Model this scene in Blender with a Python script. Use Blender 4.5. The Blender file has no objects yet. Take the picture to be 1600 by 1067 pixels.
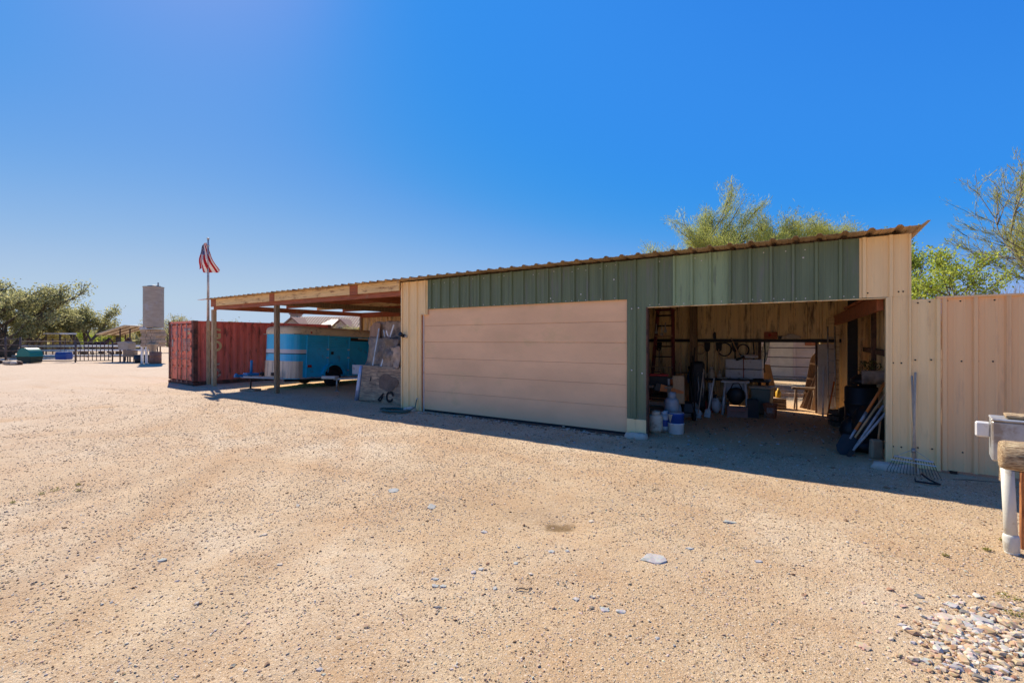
import bpy, math, random
import numpy as np
from mathutils import Vector, Matrix, Euler

SC = bpy.context.scene
COL = SC.collection
R = math.radians
rnd = random.Random(7)

# ------------------------------------------------------------------ camera
CAM_H = 1.84
cd = bpy.data.cameras.new('camera'); cam = bpy.data.objects.new('camera', cd); COL.objects.link(cam)
cd.sensor_width = 36; cd.lens = 16.0; cd.clip_start = 0.05; cd.clip_end = 3000
cd.shift_y = -3.5/1600
FWD = Vector((-.549, .836, 0)).normalized()
cam.location = (0, 0, CAM_H)
cam.rotation_euler = (R(90), 0, math.atan2(-FWD.x, FWD.y))
SC.camera = cam

# ------------------------------------------------------------------ sky and sun
SUN_EL = R(45)
TO_SUN = Vector((-.936*math.cos(SUN_EL), .352*math.cos(SUN_EL), math.sin(SUN_EL)))
w = bpy.data.worlds.new('World'); SC.world = w; w.use_nodes = True
nt = w.node_tree; nt.nodes.clear()
sky = nt.nodes.new('ShaderNodeTexSky'); sky.sky_type = 'NISHITA'; sky.sun_disc = False
sky.sun_elevation = SUN_EL; sky.sun_rotation = math.atan2(TO_SUN.x, TO_SUN.y)
sky.altitude = 700; sky.air_density = 1.0; sky.dust_density = 0.38; sky.ozone_density = 1.0
SKY_K = .1
sc_ = nt.nodes.new('ShaderNodeMixRGB'); sc_.blend_type = 'MULTIPLY'; sc_.inputs[0].default_value = 1; sc_.inputs[2].default_value = (SKY_K,)*3+(1,)
cv = nt.nodes.new('ShaderNodeRGBCurve')      # one tone curve for the whole sky, the way the photograph was graded
cv.mapping.extend = 'HORIZONTAL'
for ch, pts in enumerate(([(0,0), (.14,.035), (.25,.05), (.35,.15), (.45,.26), (.66,.42), (1,.49)],
                          [(0,0), (.23,.25), (.34,.29), (.45,.345), (.62,.455), (.86,.575), (1,.62)],
                          [(0,0), (.15,.45), (.40,.81), (.7,.81), (1,.78)])):
    c_ = cv.mapping.curves[ch]
    c_.points[0].location = pts[0]; c_.points[1].location = pts[-1]
    for p in pts[1:-1]: c_.points.new(*p)
cv.mapping.update()
up = nt.nodes.new('ShaderNodeMixRGB'); up.blend_type = 'MULTIPLY'; up.inputs[0].default_value = 1; up.inputs[2].default_value = (1/SKY_K,)*3+(1,)
bg = nt.nodes.new('ShaderNodeBackground'); bg.inputs['Strength'].default_value = .0560
wo = nt.nodes.new('ShaderNodeOutputWorld')
for a_, b_ in ((sky.outputs[0], sc_.inputs[1]), (sc_.outputs[0], cv.inputs['Color']), (cv.outputs[0], up.inputs[1]), (up.outputs[0], bg.inputs[0]), (bg.outputs[0], wo.inputs[0])): nt.links.new(a_, b_)
sd = bpy.data.lights.new('sun', 'SUN'); sd.energy = 4.4; sd.angle = R(.53); sd.color = (1, .91, .78)
so = bpy.data.objects.new('sun', sd); COL.objects.link(so)
so.rotation_euler = (-TO_SUN).to_track_quat('-Z', 'Y').to_euler(); so.location = (-20, 10, 20)
SC.view_settings.view_transform = 'Standard'; SC.view_settings.look = 'None'
SC.view_settings.exposure = 0.84; SC.view_settings.gamma = 1
SC.cycles.max_bounces = 16; SC.cycles.diffuse_bounces = 10

# ------------------------------------------------------------------ helpers
F_PX = 711.0
def at(px, Z):
    """plan position of a survey bearing (px on the 1600 wide photo) at distance Z from the camera"""
    X = (px-800)/F_PX*Z
    return (.836*X-.549*Z, .549*X+.836*Z)

class MB:
    def __init__(s): s.V = []; s.F = []; s.S = []
    def add(s, V, Fs, smooth=False, M=None):
        b = len(s.V)
        if M is not None: V = [M @ Vector(v) for v in V]
        s.V += [tuple(v) for v in V]
        s.F += [tuple(i+b for i in f) for f in Fs]
        s.S += [smooth]*len(Fs)
        return s
    def box(s, c, d, M=None, rz=0, taper=1.0):
        x, y, z = d[0]/2, d[1]/2, d[2]/2
        t = taper
        V = [(-x,-y,-z),(x,-y,-z),(x,y,-z),(-x,y,-z),(-x*t,-y*t,z),(x*t,-y*t,z),(x*t,y*t,z),(-x*t,y*t,z)]
        T = Matrix.Translation(c) @ Matrix.Rotation(rz, 4, 'Z')
        if M is not None: T = M @ T
        return s.add(V, [(3,2,1,0),(4,5,6,7),(0,1,5,4),(1,2,6,5),(2,3,7,6),(3,0,4,7)], False, T)
    def path(s, P, rad, n=6, smooth=True, M=None, closed=False):
        P = [Vector(p) for p in P]
        if not hasattr(rad, '__len__'): rad = [rad]*len(P)
        V = []; Fs = []
        up = Vector((0,0,1)); N = None
        L = len(P)
        for i, p in enumerate(P):
            if closed: t = P[(i+1)%L]-P[i-1]
            else: t = P[min(i+1, L-1)]-P[max(i-1, 0)]
            t = t.normalized() if t.length > 1e-9 else Vector((0,0,1))
            if N is None:
                N = t.orthogonal().normalized()
            N = (N - t*N.dot(t))
            N = N.normalized() if N.length > 1e-6 else t.orthogonal().normalized()
            B = t.cross(N)
            for k in range(n):
                a = 2*math.pi*k/n
                V.append(p+(N*math.cos(a)+B*math.sin(a))*rad[i])
        for i in range(L if closed else L-1):
            j = (i+1) % L
            for k in range(n):
                l = (k+1) % n
                Fs.append((i*n+k, i*n+l, j*n+l, j*n+k))
        if not closed:
            Fs.append(tuple(reversed(range(n)))); Fs.append(tuple((L-1)*n+k for k in range(n)))
        return s.add(V, Fs, smooth, M)
    def tube(s, p, q, r, r2=None, n=8, smooth=True, M=None):
        return s.path([p, q], [r, r if r2 is None else r2], n, smooth, M)
    def lathe(s, prof, n=16, c=(0,0,0), M=None, smooth=True):
        V = []; Fs = []
        for r, z in prof:
            for k in range(n):
                a = 2*math.pi*k/n; V.append((c[0]+r*math.cos(a), c[1]+r*math.sin(a), c[2]+z))
        for i in range(len(prof)-1):
            for k in range(n):
                l = (k+1) % n; Fs.append((i*n+k, i*n+l, (i+1)*n+l, (i+1)*n+k))
        Fs.append(tuple(reversed(range(n)))); Fs.append(tuple((len(prof)-1)*n+k for k in range(n)))
        return s.add(V, Fs, smooth, M)
    def prism(s, poly, a, b, axis='y', M=None, smooth=False):
        """poly of 2D points extruded from a to b along an axis"""
        n = len(poly)
        f = {'y': lambda p, t: (p[0], t, p[1]), 'x': lambda p, t: (t, p[0], p[1]), 'z': lambda p, t: (p[0], p[1], t)}[axis]
        V = [f(p, a) for p in poly]+[f(p, b) for p in poly]
        Fs = [tuple(range(n)), tuple(reversed(range(n, 2*n)))]
        for i in range(n):
            j = (i+1) % n; Fs.append((i, i+n, j+n, j))
        return s.add(V, Fs, smooth, M)
    def mesh(s, name, fix=True):
        me = bpy.data.meshes.new(name); me.from_pydata(s.V, [], s.F)
        me.polygons.foreach_set('use_smooth', s.S)
        if fix:
            import bmesh
            bm = bmesh.new(); bm.from_mesh(me); bmesh.ops.recalc_face_normals(bm, faces=bm.faces); bm.to_mesh(me); bm.free()
        me.update(); return me
    def build(s, name, mat, parent=None, bevel=0, world=False, seg=1, angle=None):
        me = s.mesh(name)
        if mat: me.materials.append(mat)
        if world and parent is not None:
            me.transform(parent.matrix_basis.inverted())
        o = bpy.data.objects.new(name, me); COL.objects.link(o)
        if parent is not None: o.parent = parent
        if bevel:
            m = o.modifiers.new('bevel', 'BEVEL'); m.width = bevel; m.segments = seg; m.limit_method = 'ANGLE'; m.angle_limit = R(40)
        return o

def npmesh(name, V, F, mat, parent=None, smooth=False):
    """V (n,3) and F (m,k) arrays; fast mesh"""
    V = np.asarray(V, np.float32); F = np.asarray(F, np.int32); k = F.shape[1]
    me = bpy.data.meshes.new(name)
    me.vertices.add(len(V)); me.vertices.foreach_set('co', V.ravel())
    me.loops.add(F.size); me.loops.foreach_set('vertex_index', F.ravel())
    me.polygons.add(len(F)); me.polygons.foreach_set('loop_start', np.arange(0, F.size, k, dtype=np.int32))
    me.polygons.foreach_set('use_smooth', np.full(len(F), smooth))
    me.update(calc_edges=True)
    if mat: me.materials.append(mat)
    o = bpy.data.objects.new(name, me); COL.objects.link(o)
    if parent is not None: o.parent = parent
    return o

def tag(o, label=None, cat=None, group=None, kind=None):
    if label: o['label'] = label
    if cat: o['category'] = cat
    if group: o['group'] = group
    if kind: o['kind'] = kind
    return o
def thing(name, label, cat, loc=(0,0,0), rz=0, group=None, rot=None):
    o = bpy.data.objects.new(name, None); COL.objects.link(o); o.empty_display_size = .1
    o.location = loc; o.rotation_euler = rot if rot else (0, 0, rz)
    return tag(o, label, cat, group)
def dup(o, parent=None, loc=None, rz=None, label=None):
    c = o.copy(); COL.objects.link(c)
    if parent is not None: c.parent = parent
    if loc is not None: c.location = loc
    if rz is not None: c.rotation_euler = (0, 0, rz)
    if label: c['label'] = label
    for ch in list(o.children): dup(ch, c)
    return c
def inst(name, me, parent, loc=(0,0,0), rot=(0,0,0), scale=(1,1,1)):
    o = bpy.data.objects.new(name, me); COL.objects.link(o); o.parent = parent
    o.location = loc; o.rotation_euler = rot; o.scale = scale
    return o

# ------------------------------------------------------------------ materials
def mat(name, col, rough=.75, metal=0.0, var=.16, scale=4.0, stretch=(1,1,1), bump=.12, bscale=60.0,
        dirt=None, dirt_amt=.0, dirt_scale=2.5, dirt_stretch=(1,1,1), island=0.0, spec=.4, trans=0.0, grain=None):
    m = bpy.data.materials.new(name); m.use_nodes = True
    n = m.node_tree.nodes; l = m.node_tree.links
    bs = n['Principled BSDF']
    geo = n.new('ShaderNodeNewGeometry')
    def mapped(st):
        mp = n.new('ShaderNodeMapping'); mp.inputs['Scale'].default_value = st
        l.new(geo.outputs['Position'], mp.inputs['Vector']); return mp.outputs[0]
    def noise(sc, st, det=5, ro=.6):
        t = n.new('ShaderNodeTexNoise'); t.inputs['Scale'].default_value = sc; t.inputs['Detail'].default_value = det
        t.inputs['Roughness'].default_value = ro; l.new(mapped(st), t.inputs['Vector']); return t.outputs['Fac']
    def ramp(fac, a, b, c0=(0,0,0,1), c1=(1,1,1,1)):
        r = n.new('ShaderNodeValToRGB'); r.color_ramp.elements[0].position = a; r.color_ramp.elements[1].position = b
        r.color_ramp.elements[0].color = c0; r.color_ramp.elements[1].color = c1; l.new(fac, r.inputs[0]); return r.outputs[0]
    lo = tuple(max(0, c*(1-var)) for c in col)+(1,); hi = tuple(min(1, c*(1+var)) for c in col)+(1,)
    c = ramp(noise(scale, stretch), .3, .7, lo, hi)
    if grain:
        g = ramp(noise(grain[0], grain[1], 6, .65), .38, .62)
        mx = n.new('ShaderNodeMixRGB'); mx.blend_type = 'MIX'; l.new(g, mx.inputs[0]); l.new(c, mx.inputs[2]); mx.inputs[1].default_value = tuple(grain[2])+(1,)
        c = mx.outputs[0]
    if island:
        mx = n.new('ShaderNodeMixRGB'); mx.blend_type = 'MULTIPLY'; mx.inputs[0].default_value = 1
        r = ramp(geo.outputs['Random Per Island'], 0, 1, (1-island,)*3+(1,), (1+island,)*3+(1,))
        l.new(c, mx.inputs[1]); l.new(r, mx.inputs[2]); c = mx.outputs[0]
    if dirt is not None:
        a = .62-.3*dirt_amt
        f = ramp(noise(dirt_scale, dirt_stretch, 8, .68), a, a+.14)
        mx = n.new('ShaderNodeMixRGB'); l.new(f, mx.inputs[0]); l.new(c, mx.inputs[1]); mx.inputs[2].default_value = tuple(dirt)+(1,)
        c = mx.outputs[0]
    l.new(c, bs.inputs['Base Color'])
    bs.inputs['Roughness'].default_value = rough; bs.inputs['Metallic'].default_value = metal
    bs.inputs['Specular IOR Level'].default_value = spec
    if trans: bs.inputs['Transmission Weight'].default_value = trans
    if bump:
        bp = n.new('ShaderNodeBump'); bp.inputs['Strength'].default_value = bump; bp.inputs['Distance'].default_value = .02
        l.new(noise(bscale, stretch if grain is None else grain[1], 4), bp.inputs['Height']); l.new(bp.outputs[0], bs.inputs['Normal'])
    return m

def leafmat(name, c0, c1, trans=.3):
    m = bpy.data.materials.new(name); m.use_nodes = True
    n = m.node_tree.nodes; l = m.node_tree.links
    bs = n['Principled BSDF']; out = n['Material Output']
    geo = n.new('ShaderNodeNewGeometry'); r = n.new('ShaderNodeValToRGB')
    r.color_ramp.elements[0].color = tuple(c0)+(1,); r.color_ramp.elements[1].color = tuple(c1)+(1,)
    l.new(geo.outputs['Random Per Island'], r.inputs[0]); l.new(r.outputs[0], bs.inputs['Base Color'])
    bs.inputs['Roughness'].default_value = .6; bs.inputs['Specular IOR Level'].default_value = .25
    tr = n.new('ShaderNodeBsdfTranslucent'); l.new(r.outputs[0], tr.inputs[0])
    mx = n.new('ShaderNodeMixShader'); mx.inputs[0].default_value = trans
    l.new(bs.outputs[0], mx.inputs[1]); l.new(tr.outputs[0], mx.inputs[2]); l.new(mx.outputs[0], out.inputs[0])
    return m

STR = (7, 7, .5)          # vertical weather streaks
M = {}
M['cream'] = mat('cream_steel', (.92,.65,.31), .55, 0, .05, 1.2, STR, .05, 30, (.72,.49,.24), .12, 1.6, (5,5,.7))
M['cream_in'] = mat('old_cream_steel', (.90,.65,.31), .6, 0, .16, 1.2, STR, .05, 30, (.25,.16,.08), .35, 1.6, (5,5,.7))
M['green'] = mat('green_steel', (.135,.175,.09), .5, 0, .16, 1.2, STR, .05, 30, (.16,.17,.13), .25, 1.8, (6,6,.6))
M['green2'] = mat('faded_green_steel', (.25,.33,.17), .5, 0, .12, 1.2, STR, .05, 30, (.10,.12,.08), .2, 2, (5,5,.6))
M['pink'] = mat('fence_steel', (.90,.54,.25), .55, 0, .045, 1.2, STR, .05, 30, (.74,.45,.23), .2, 1.6, (5,5,.7))
M['door'] = mat('garage_door_paint', (.84,.51,.27), .6, 0, .09, .8, (1,1,2.2), .06, 20, (.74,.48,.24), .22, .8, (1,1,1.6))
M['roof'] = mat('roof_steel', (.52,.36,.21), .5, .25, .15, 1.5, (2,2,2), .05, 30, (.26,.15,.08), .3, 2)
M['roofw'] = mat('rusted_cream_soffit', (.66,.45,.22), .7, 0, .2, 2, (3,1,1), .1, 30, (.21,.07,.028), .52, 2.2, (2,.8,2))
M['redwood'] = mat('red_stained_lumber', (.36,.11,.05), .8, 0, .3, 3, (1,1,8), .25, 60, (.33,.20,.11), .2, 3, (1,1,1))
M['creamwood'] = mat('cream_painted_lumber', (.80,.56,.26), .75, 0, .15, 3, (.6,3,6), .2, 50, (.26,.10,.04), .32, 3.5, (.6,2,3))
M['post'] = mat('weathered_post_wood', (.42,.28,.15), .85, 0, .2, 4, (6,6,.6), .4, 60, None, grain=(7, (9,9,.6), (.17,.11,.06)))
M['post2'] = mat('pale_post_wood', (.66,.48,.27), .85, 0, .2, 4, (6,6,.6), .4, 60, None, grain=(7, (9,9,.6), (.36,.24,.14)))
M['darksteel'] = mat('dark_steel', (.03,.026,.023), .6, .3, .3, 6)
M['rustpipe'] = mat('rusty_pipe', (.13,.065,.04), .75, .2, .3, 8, dirt=(.055,.035,.028), dirt_amt=.5, dirt_scale=6)
M['fencepipe'] = mat('brown_pipe', (.12,.085,.07), .75, .1, .3, 8)
M['whitepipe'] = mat('pale_rail', (.82,.78,.70), .7, 0, .12, 5)
M['concrete'] = mat('concrete', (.56,.46,.35), .9, 0, .15, 9, bump=.4)
M['screw'] = mat('screw_head', (.75,.72,.66), .4, .3, .05)
M['black'] = mat('black_plastic', (.014,.014,.015), .5, 0, .3, 8)
M['rubber'] = mat('tyre_rubber', (.02,.019,.018), .85, 0, .25, 12)
M['white'] = mat('white_plastic', (.68,.66,.62), .45, 0, .08, 6, dirt=(.40,.33,.25), dirt_amt=.25, dirt_scale=6)
M['grey'] = mat('grey_paint', (.36,.38,.39), .45, .1, .1, 6, dirt=(.22,.17,.13), dirt_amt=.3, dirt_scale=7)
M['galv'] = mat('galvanised_steel', (.47,.47,.45), .45, .55, .18, 5, dirt=(.30,.25,.2), dirt_amt=.4, dirt_scale=4)
M['blue'] = mat('blue_plastic', (.02,.07,.30), .45, 0, .1, 6)
M['skyblue'] = mat('sky_blue_plastic', (.02,.17,.36), .5, 0, .12, 6)
M['tan'] = mat('tan_paint', (.55,.47,.34), .5, 0, .12, 6, dirt=(.3,.2,.12), dirt_amt=.3, dirt_scale=8)
M['orange'] = mat('orange_plastic', (.62,.17,.03), .5, 0, .15, 8)
M['bucketorange'] = mat('old_orange_bucket', (.40,.13,.055), .6, 0, .2, 8, dirt=(.6,.5,.4), dirt_amt=.3, dirt_scale=9)
M['red'] = mat('red_paint', (.42,.03,.025), .45, 0, .15, 6)
M['handle'] = mat('ash_handle', (.52,.32,.16), .6, 0, .18, 5, (9,9,.8), .2)
M['greyhandle'] = mat('weathered_handle', (.50,.38,.26), .7, 0, .18, 5, (9,9,.8), .2)
M['card'] = mat('pale_board', (.62,.55,.45), .8, 0, .1, 4)
M['ply'] = mat('weathered_plywood', (.60,.39,.22), .9, 0, .22, 2.5, (.8,3,3), .6, 30, (.07,.05,.035), .22, 1.1, (1,1,1.4), grain=(5, (.5,6,7), (.20,.135,.09)))
M['foil'] = mat('crinkled_tarp', (.33,.235,.16), .45, .1, .3, 5, (1,1,1), .9, 9, (.15,.11,.075), .62, 2.4)
M['tarpbrown'] = mat('brown_tarp', (.46,.32,.21), .55, 0, .4, 4, (1,1,1), .9, 10, (.13,.09,.06), .5, 2.2)
M['lumber'] = mat('old_boards', (.28,.19,.12), .9, 0, .25, 4, (5,5,.6), .3, 50, island=.3)
M['burlap'] = mat('burlap', (.33,.24,.15), .95, 0, .15, 8, bump=.5, bscale=120)
M['hose'] = mat('garden_hose', (.03,.10,.085), .45, 0, .2, 6)
M['cont'] = mat('container_side_paint', (.56,.12,.085), .6, 0, .16, 2, (2,2,.6), .12, 40, (.10,.035,.022), .24, 2.2, (3,3,.7))
M['contlit'] = mat('container_red_bounce_lit', (.85,.22,.125), .6, 0, .15, 3, (2,2,1), .12, 40, (.17,.06,.035), .28, 4, (2,2,1))  # container red brightened: bounced light on the door end put into the colour
M['contframe'] = mat('container_frame_rust', (.17,.055,.035), .75, 0, .25, 4, bump=.25, dirt=(.05,.026,.018), dirt_amt=.55, dirt_scale=5)
M['contbar'] = mat('container_lock_bar', (.46,.27,.2), .6, .2, .2, 6, dirt=(.25,.08,.05), dirt_amt=.4, dirt_scale=6)
M['decal'] = mat('faded_yellow_lettering', (.60,.45,.21), .7, 0, .12, 6, dirt=(.22,.06,.045), dirt_amt=.2, dirt_scale=7)
M['decalw'] = mat('faded_pale_lettering', (.46,.34,.27), .7, 0, .1, 6, dirt=(.22,.07,.05), dirt_amt=.55, dirt_scale=6)
M['trblue'] = mat('trailer_blue_paint', (.004,.46,.74), .32, 0, .10, 2, bump=.02, spec=.5, dirt=(.03,.19,.30), dirt_amt=.2, dirt_scale=2)
M['trcream'] = mat('trailer_roof_paint', (.74,.58,.36), .45, 0, .1, 2, bump=.03, dirt=(.36,.27,.17), dirt_amt=.3, dirt_scale=3)
M['trwhite'] = mat('trailer_stripe', (.62,.58,.55), .4, 0, .05)
M['stone_guard'] = mat('scuffed_aluminium', (.56,.48,.38), .38, .35, .12, 2, (5,5,.5), .05, 20, (.38,.28,.2), .3, 2, (6,6,.4))
M['glassred'] = mat('red_lens', (.35,.01,.01), .2, 0, .05, bump=0)
M['pvc'] = mat('pvc_pipe', (.62,.60,.50), .4, 0, .06, 5, dirt=(.42,.36,.26), dirt_amt=.2, dirt_scale=8)
M['log'] = mat('split_log', (.88,.63,.36), .9, 0, .25, 6, (1,1,4), .9, 40, (.33,.19,.10), .3, 5, (.6,3,6), grain=(13, (.7,8,11), (.25,.13,.06)))
M['orangepost'] = mat('orange_stained_post', (.62,.25,.08), .8, 0, .2, 5, (8,8,.7), .4, 50, None, grain=(8, (9,9,.7), (.22,.075,.03)))
M['stucco'] = mat('stucco', (.46,.35,.25), .9, 0, .1, 3)
M['tile'] = mat('brown_roof_tile', (.30,.17,.12), .85, 0, .2, 4)
M['metalroof'] = mat('pale_metal_roof', (.38,.27,.20), .6, .1, .1, 3)
M['siding'] = mat('pale_siding', (.58,.46,.41), .75, 0, .08, 2)
M['silo'] = mat('silo_galvanised', (.40,.33,.25), .55, .4, .15, 2, (1,1,3), dirt=(.42,.38,.34), dirt_amt=.28, dirt_scale=1.2)
M['masonry'] = mat('tan_masonry', (.42,.31,.21), .9, 0, .22, 3, bump=.5)
M['bark'] = mat('tree_bark', (.14,.105,.075), .95, 0, .3, 8, (4,4,1), .6, 30)
M['palobark'] = mat('palo_verde_bark', (.23,.19,.105), .85, 0, .35, 6, (2,2,2), .5, 20, (.06,.05,.04), .4, 5)
M['twig'] = mat('grey_twigs', (.20,.17,.14), .9, 0, .2, 6)
M['glass'] = mat('window_glass', (.05,.06,.07), .12, 0, .2, 1, bump=0)
M['darkboard'] = mat('dark_old_boards', (.13,.075,.045), .85, 0, .3, 4, (5,5,.6), .3, 50)
M['darkred'] = mat('dark_red_paint', (.16,.035,.028), .6, 0, .25, 5)
M['horse'] = mat('dark_bay_coat', (.06,.018,.012), .6, 0, .2, 4)
M['teal'] = mat('green_plastic', (.015,.19,.14), .45, 0, .1, 5)

# ------------------------------------------------------------------ ground
def vnoise(x, y, seed=0):
    xi = np.floor(x).astype(np.int64); yi = np.floor(y).astype(np.int64)
    fx = x-xi; fy = y-yi; fx = fx*fx*(3-2*fx); fy = fy*fy*(3-2*fy)
    def h(a, b):
        v = (a*374761393+b*668265263+seed*974711) & 0x7fffffff
        v = ((v ^ (v >> 13))*1274126177) & 0x7fffffff
        return ((v ^ (v >> 16)) & 0xffff)/65535.0
    return (h(xi,yi)*(1-fx)+h(xi+1,yi)*fx)*(1-fy)+(h(xi,yi+1)*(1-fx)+h(xi+1,yi+1)*fx)*fy
def fbm(x, y, f, o=4, seed=0):
    s = 0; a = 1; t = 0
    for k in range(o):
        s = s+a*vnoise(x*f, y*f, seed+k*17); t += a; a *= .5; f *= 2.03
    return s/t-.5
def ground_z(x, y):
    x = np.asarray(x, float); y = np.asarray(y, float)
    d = np.sqrt(x*x+y*y)
    z = .10*fbm(x, y, .16, 3, 3)*np.clip((d-1)/6, 0, 1)*np.clip((8-y)/3, .12, 1) + .035*fbm(x, y, .9, 4, 5)
    # shallow wheel ruts curving across the yard
    for cx, cy, r, wd, dp in ((-14, -6, 11.5, .22, .022), (-14, -6, 13.2, .22, .022), (-20, -4, 10, .25, .02), (-9.5, 1.2, 2.6, .18, .02), (-27, 4, 4.5, .3, .03), (-24, 0, 9, .25, .02)):
        q = np.sqrt((x-cx)**2+(y-cy)**2)-r
        dp *= .8; z = z-dp*np.exp(-(q/wd)**2)+dp*.7*np.exp(-((np.abs(q)-2*wd)/wd)**2)
    z = z+.012*fbm(x, y, 4, 3, 9)
    z = z-.05*np.exp(-(((x+2.11)/.35)**2+((y-4.02)/.25)**2))
    return z
def gz(x, y): return float(ground_z(np.array([x]), np.array([y]))[0])

def axis(lo, hi, st, far):
    a = list(np.arange(lo, hi, st)); s = st; v = a[-1]
    while v < far: s *= 1.13; v += s; a.append(v)
    s = st; v = a[0]
    while v > -far: s *= 1.13; v -= s; a.insert(0, v)
    return np.array(a)
gx = axis(-10, 4, .045, 1500); gy = axis(1.2, 9, .045, 1500)
XX, YY = np.meshgrid(gx, gy, indexing='ij')
ZZ = ground_z(XX, YY)
nx, ny = XX.shape
ii = np.arange(nx*ny).reshape(nx, ny)
GF = np.stack([ii[:-1,:-1], ii[1:,:-1], ii[1:,1:], ii[:-1,1:]], -1).reshape(-1, 4)

def ground_mat():
    m = bpy.data.materials.new('decomposed_granite'); m.use_nodes = True
    n = m.node_tree.nodes; l = m.node_tree.links; bs = n['Principled BSDF']
    geo = n.new('ShaderNodeNewGeometry'); P = geo.outputs['Position']
    def noise(sc, det=6, ro=.6, src=P):
        t = n.new('ShaderNodeTexNoise'); t.inputs['Scale'].default_value = sc; t.inputs['Detail'].default_value = det
        t.inputs['Roughness'].default_value = ro; l.new(src, t.inputs['Vector']); return t.outputs['Fac']
    def ramp(f, els):
        r = n.new('ShaderNodeValToRGB'); e = r.color_ramp.elements
        while len(e) < len(els): e.new(.5)
        for k, (p, c) in enumerate(els): e[k].position = p; e[k].color = tuple(c)+(1,)
        l.new(f, r.inputs[0]); return r.outputs[0]
    def mix(f, a, b, t='MIX'):
        x = n.new('ShaderNodeMixRGB'); x.blend_type = t
        if hasattr(f, 'links'): l.new(f, x.inputs[0])
        else: x.inputs[0].default_value = f
        for k, v in ((1, a), (2, b)):
            if hasattr(v, 'links'): l.new(v, x.inputs[k])
            else: x.inputs[k].default_value = tuple(v)+(1,)
        return x.outputs[0]
    base = ramp(noise(.35, 5, .6), [(.32, (.44,.29,.15)), (.5, (.55,.40,.235)), (.66, (.63,.495,.33))])
    warm = ramp(noise(1.1, 6, .65), [(.42, (0,0,0)), (.68, (1,1,1))])
    base = mix(warm, base, (.47,.30,.155))
    # the yard bleaches paler towards the open side, warmer beside the shed
    sep = n.new('ShaderNodeSeparateXYZ'); l.new(P, sep.inputs[0])
    mr = n.new('ShaderNodeMapRange'); mr.inputs[1].default_value = -3; mr.inputs[2].default_value = -20; mr.inputs[3].default_value = 0; mr.inputs[4].default_value = .75
    l.new(sep.outputs[0], mr.inputs[0])
    base = mix(mr.outputs[0], base, (.53,.41,.305))
    # speckle of grit at three sizes, dark flecks also painting in the shadows between grains
    for sc, a, b, dk, lt in ((20, .37, .31, .5, 0), (48, .40, .33, .62, 0), (110, .43, .33, .6, 0), (240, .44, .30, .55, 0)):
        f = ramp(noise(sc, 3, .7), [(b, (1,1,1)), (a, (0,0,0))])
        base = mix(f, base, mix(.85, base, (.15,.085,.045)))
    f = ramp(noise(70, 2, .6), [(.60, (0,0,0)), (.72, (1,1,1))]); base = mix(f, base, (.68,.56,.42))
    f = ramp(noise(160, 2, .6), [(.60, (0,0,0)), (.70, (1,1,1))]); base = mix(f, base, (.66,.55,.42))
    vo = n.new('ShaderNodeTexVoronoi'); vo.inputs['Scale'].default_value = 55; l.new(P, vo.inputs['Vector'])
    f = ramp(vo.outputs['Distance'], [(.10, (1,1,1)), (.22, (0,0,0))])
    pick = ramp(noise(21, 2, .5), [(.54, (0,0,0)), (.60, (1,1,1))])
    base = mix(mix(1, f, pick, 'MULTIPLY'), base, (.22,.14,.09))
    ta = n.new('ShaderNodeAttribute'); ta.attribute_name = 'track'
    tm = n.new('ShaderNodeMath'); tm.operation = 'MULTIPLY'; tm.inputs[1].default_value = .6; l.new(ta.outputs['Fac'], tm.inputs[0])
    base = mix(tm.outputs[0], base, (.44,.275,.145))
    # an oil stained hollow
    vs = n.new('ShaderNodeVectorMath'); vs.operation = 'SUBTRACT'; l.new(P, vs.inputs[0]); vs.inputs[1].default_value = (-2.11, 4.02, 0)
    rt = n.new('ShaderNodeVectorRotate'); rt.rotation_type = 'Z_AXIS'; rt.inputs['Angle'].default_value = R(-33); l.new(vs.outputs[0], rt.inputs['Vector'])
    mp = n.new('ShaderNodeVectorMath'); mp.operation = 'MULTIPLY'; l.new(rt.outputs[0], mp.inputs[0]); mp.inputs[1].default_value = (2.0, 2.7, 0)
    ln = n.new('ShaderNodeVectorMath'); ln.operation = 'LENGTH'; l.new(mp.outputs[0], ln.inputs[0])
    ad = n.new('ShaderNodeMath'); ad.operation = 'ADD'; l.new(ln.outputs['Value'], ad.inputs[0])
    nn = n.new('ShaderNodeMath'); nn.operation = 'MULTIPLY'; nn.inputs[1].default_value = 1.2; l.new(noise(7, 5, .7), nn.inputs[0]); l.new(nn.outputs[0], ad.inputs[1])
    f = ramp(ad.outputs[0], [(.72, (.85,.85,.85)), (1.3, (0,0,0))])
    base = mix(f, base, (.17,.105,.045))
    # dirt under the shed roof: brown raised and warmed to lift the shade there
    ms = n.new('ShaderNodeMapRange'); ms.inputs[1].default_value = 8.3; ms.inputs[2].default_value = 9.6; l.new(sep.outputs[1], ms.inputs[0])
    mw = n.new('ShaderNodeMapRange'); mw.inputs[1].default_value = -20; mw.inputs[2].default_value = -18; l.new(sep.outputs[0], mw.inputs[0])
    mn = n.new('ShaderNodeMapRange'); mn.inputs[1].default_value = 15.6; mn.inputs[2].default_value = 13.4; l.new(sep.outputs[1], mn.inputs[0])
    f = mix(1, mix(1, ms.outputs[0], mw.outputs[0], 'MULTIPLY'), mn.outputs[0], 'MULTIPLY')
    base = mix(mix(1, f, (.85,.85,.85), 'MULTIPLY'), base, (.70,.42,.20))
    # far desert floor
    l.new(base, bs.inputs['Base Color']); bs.inputs['Roughness'].default_value = .95; bs.inputs['Specular IOR Level'].default_value = .15
    add = None
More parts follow.
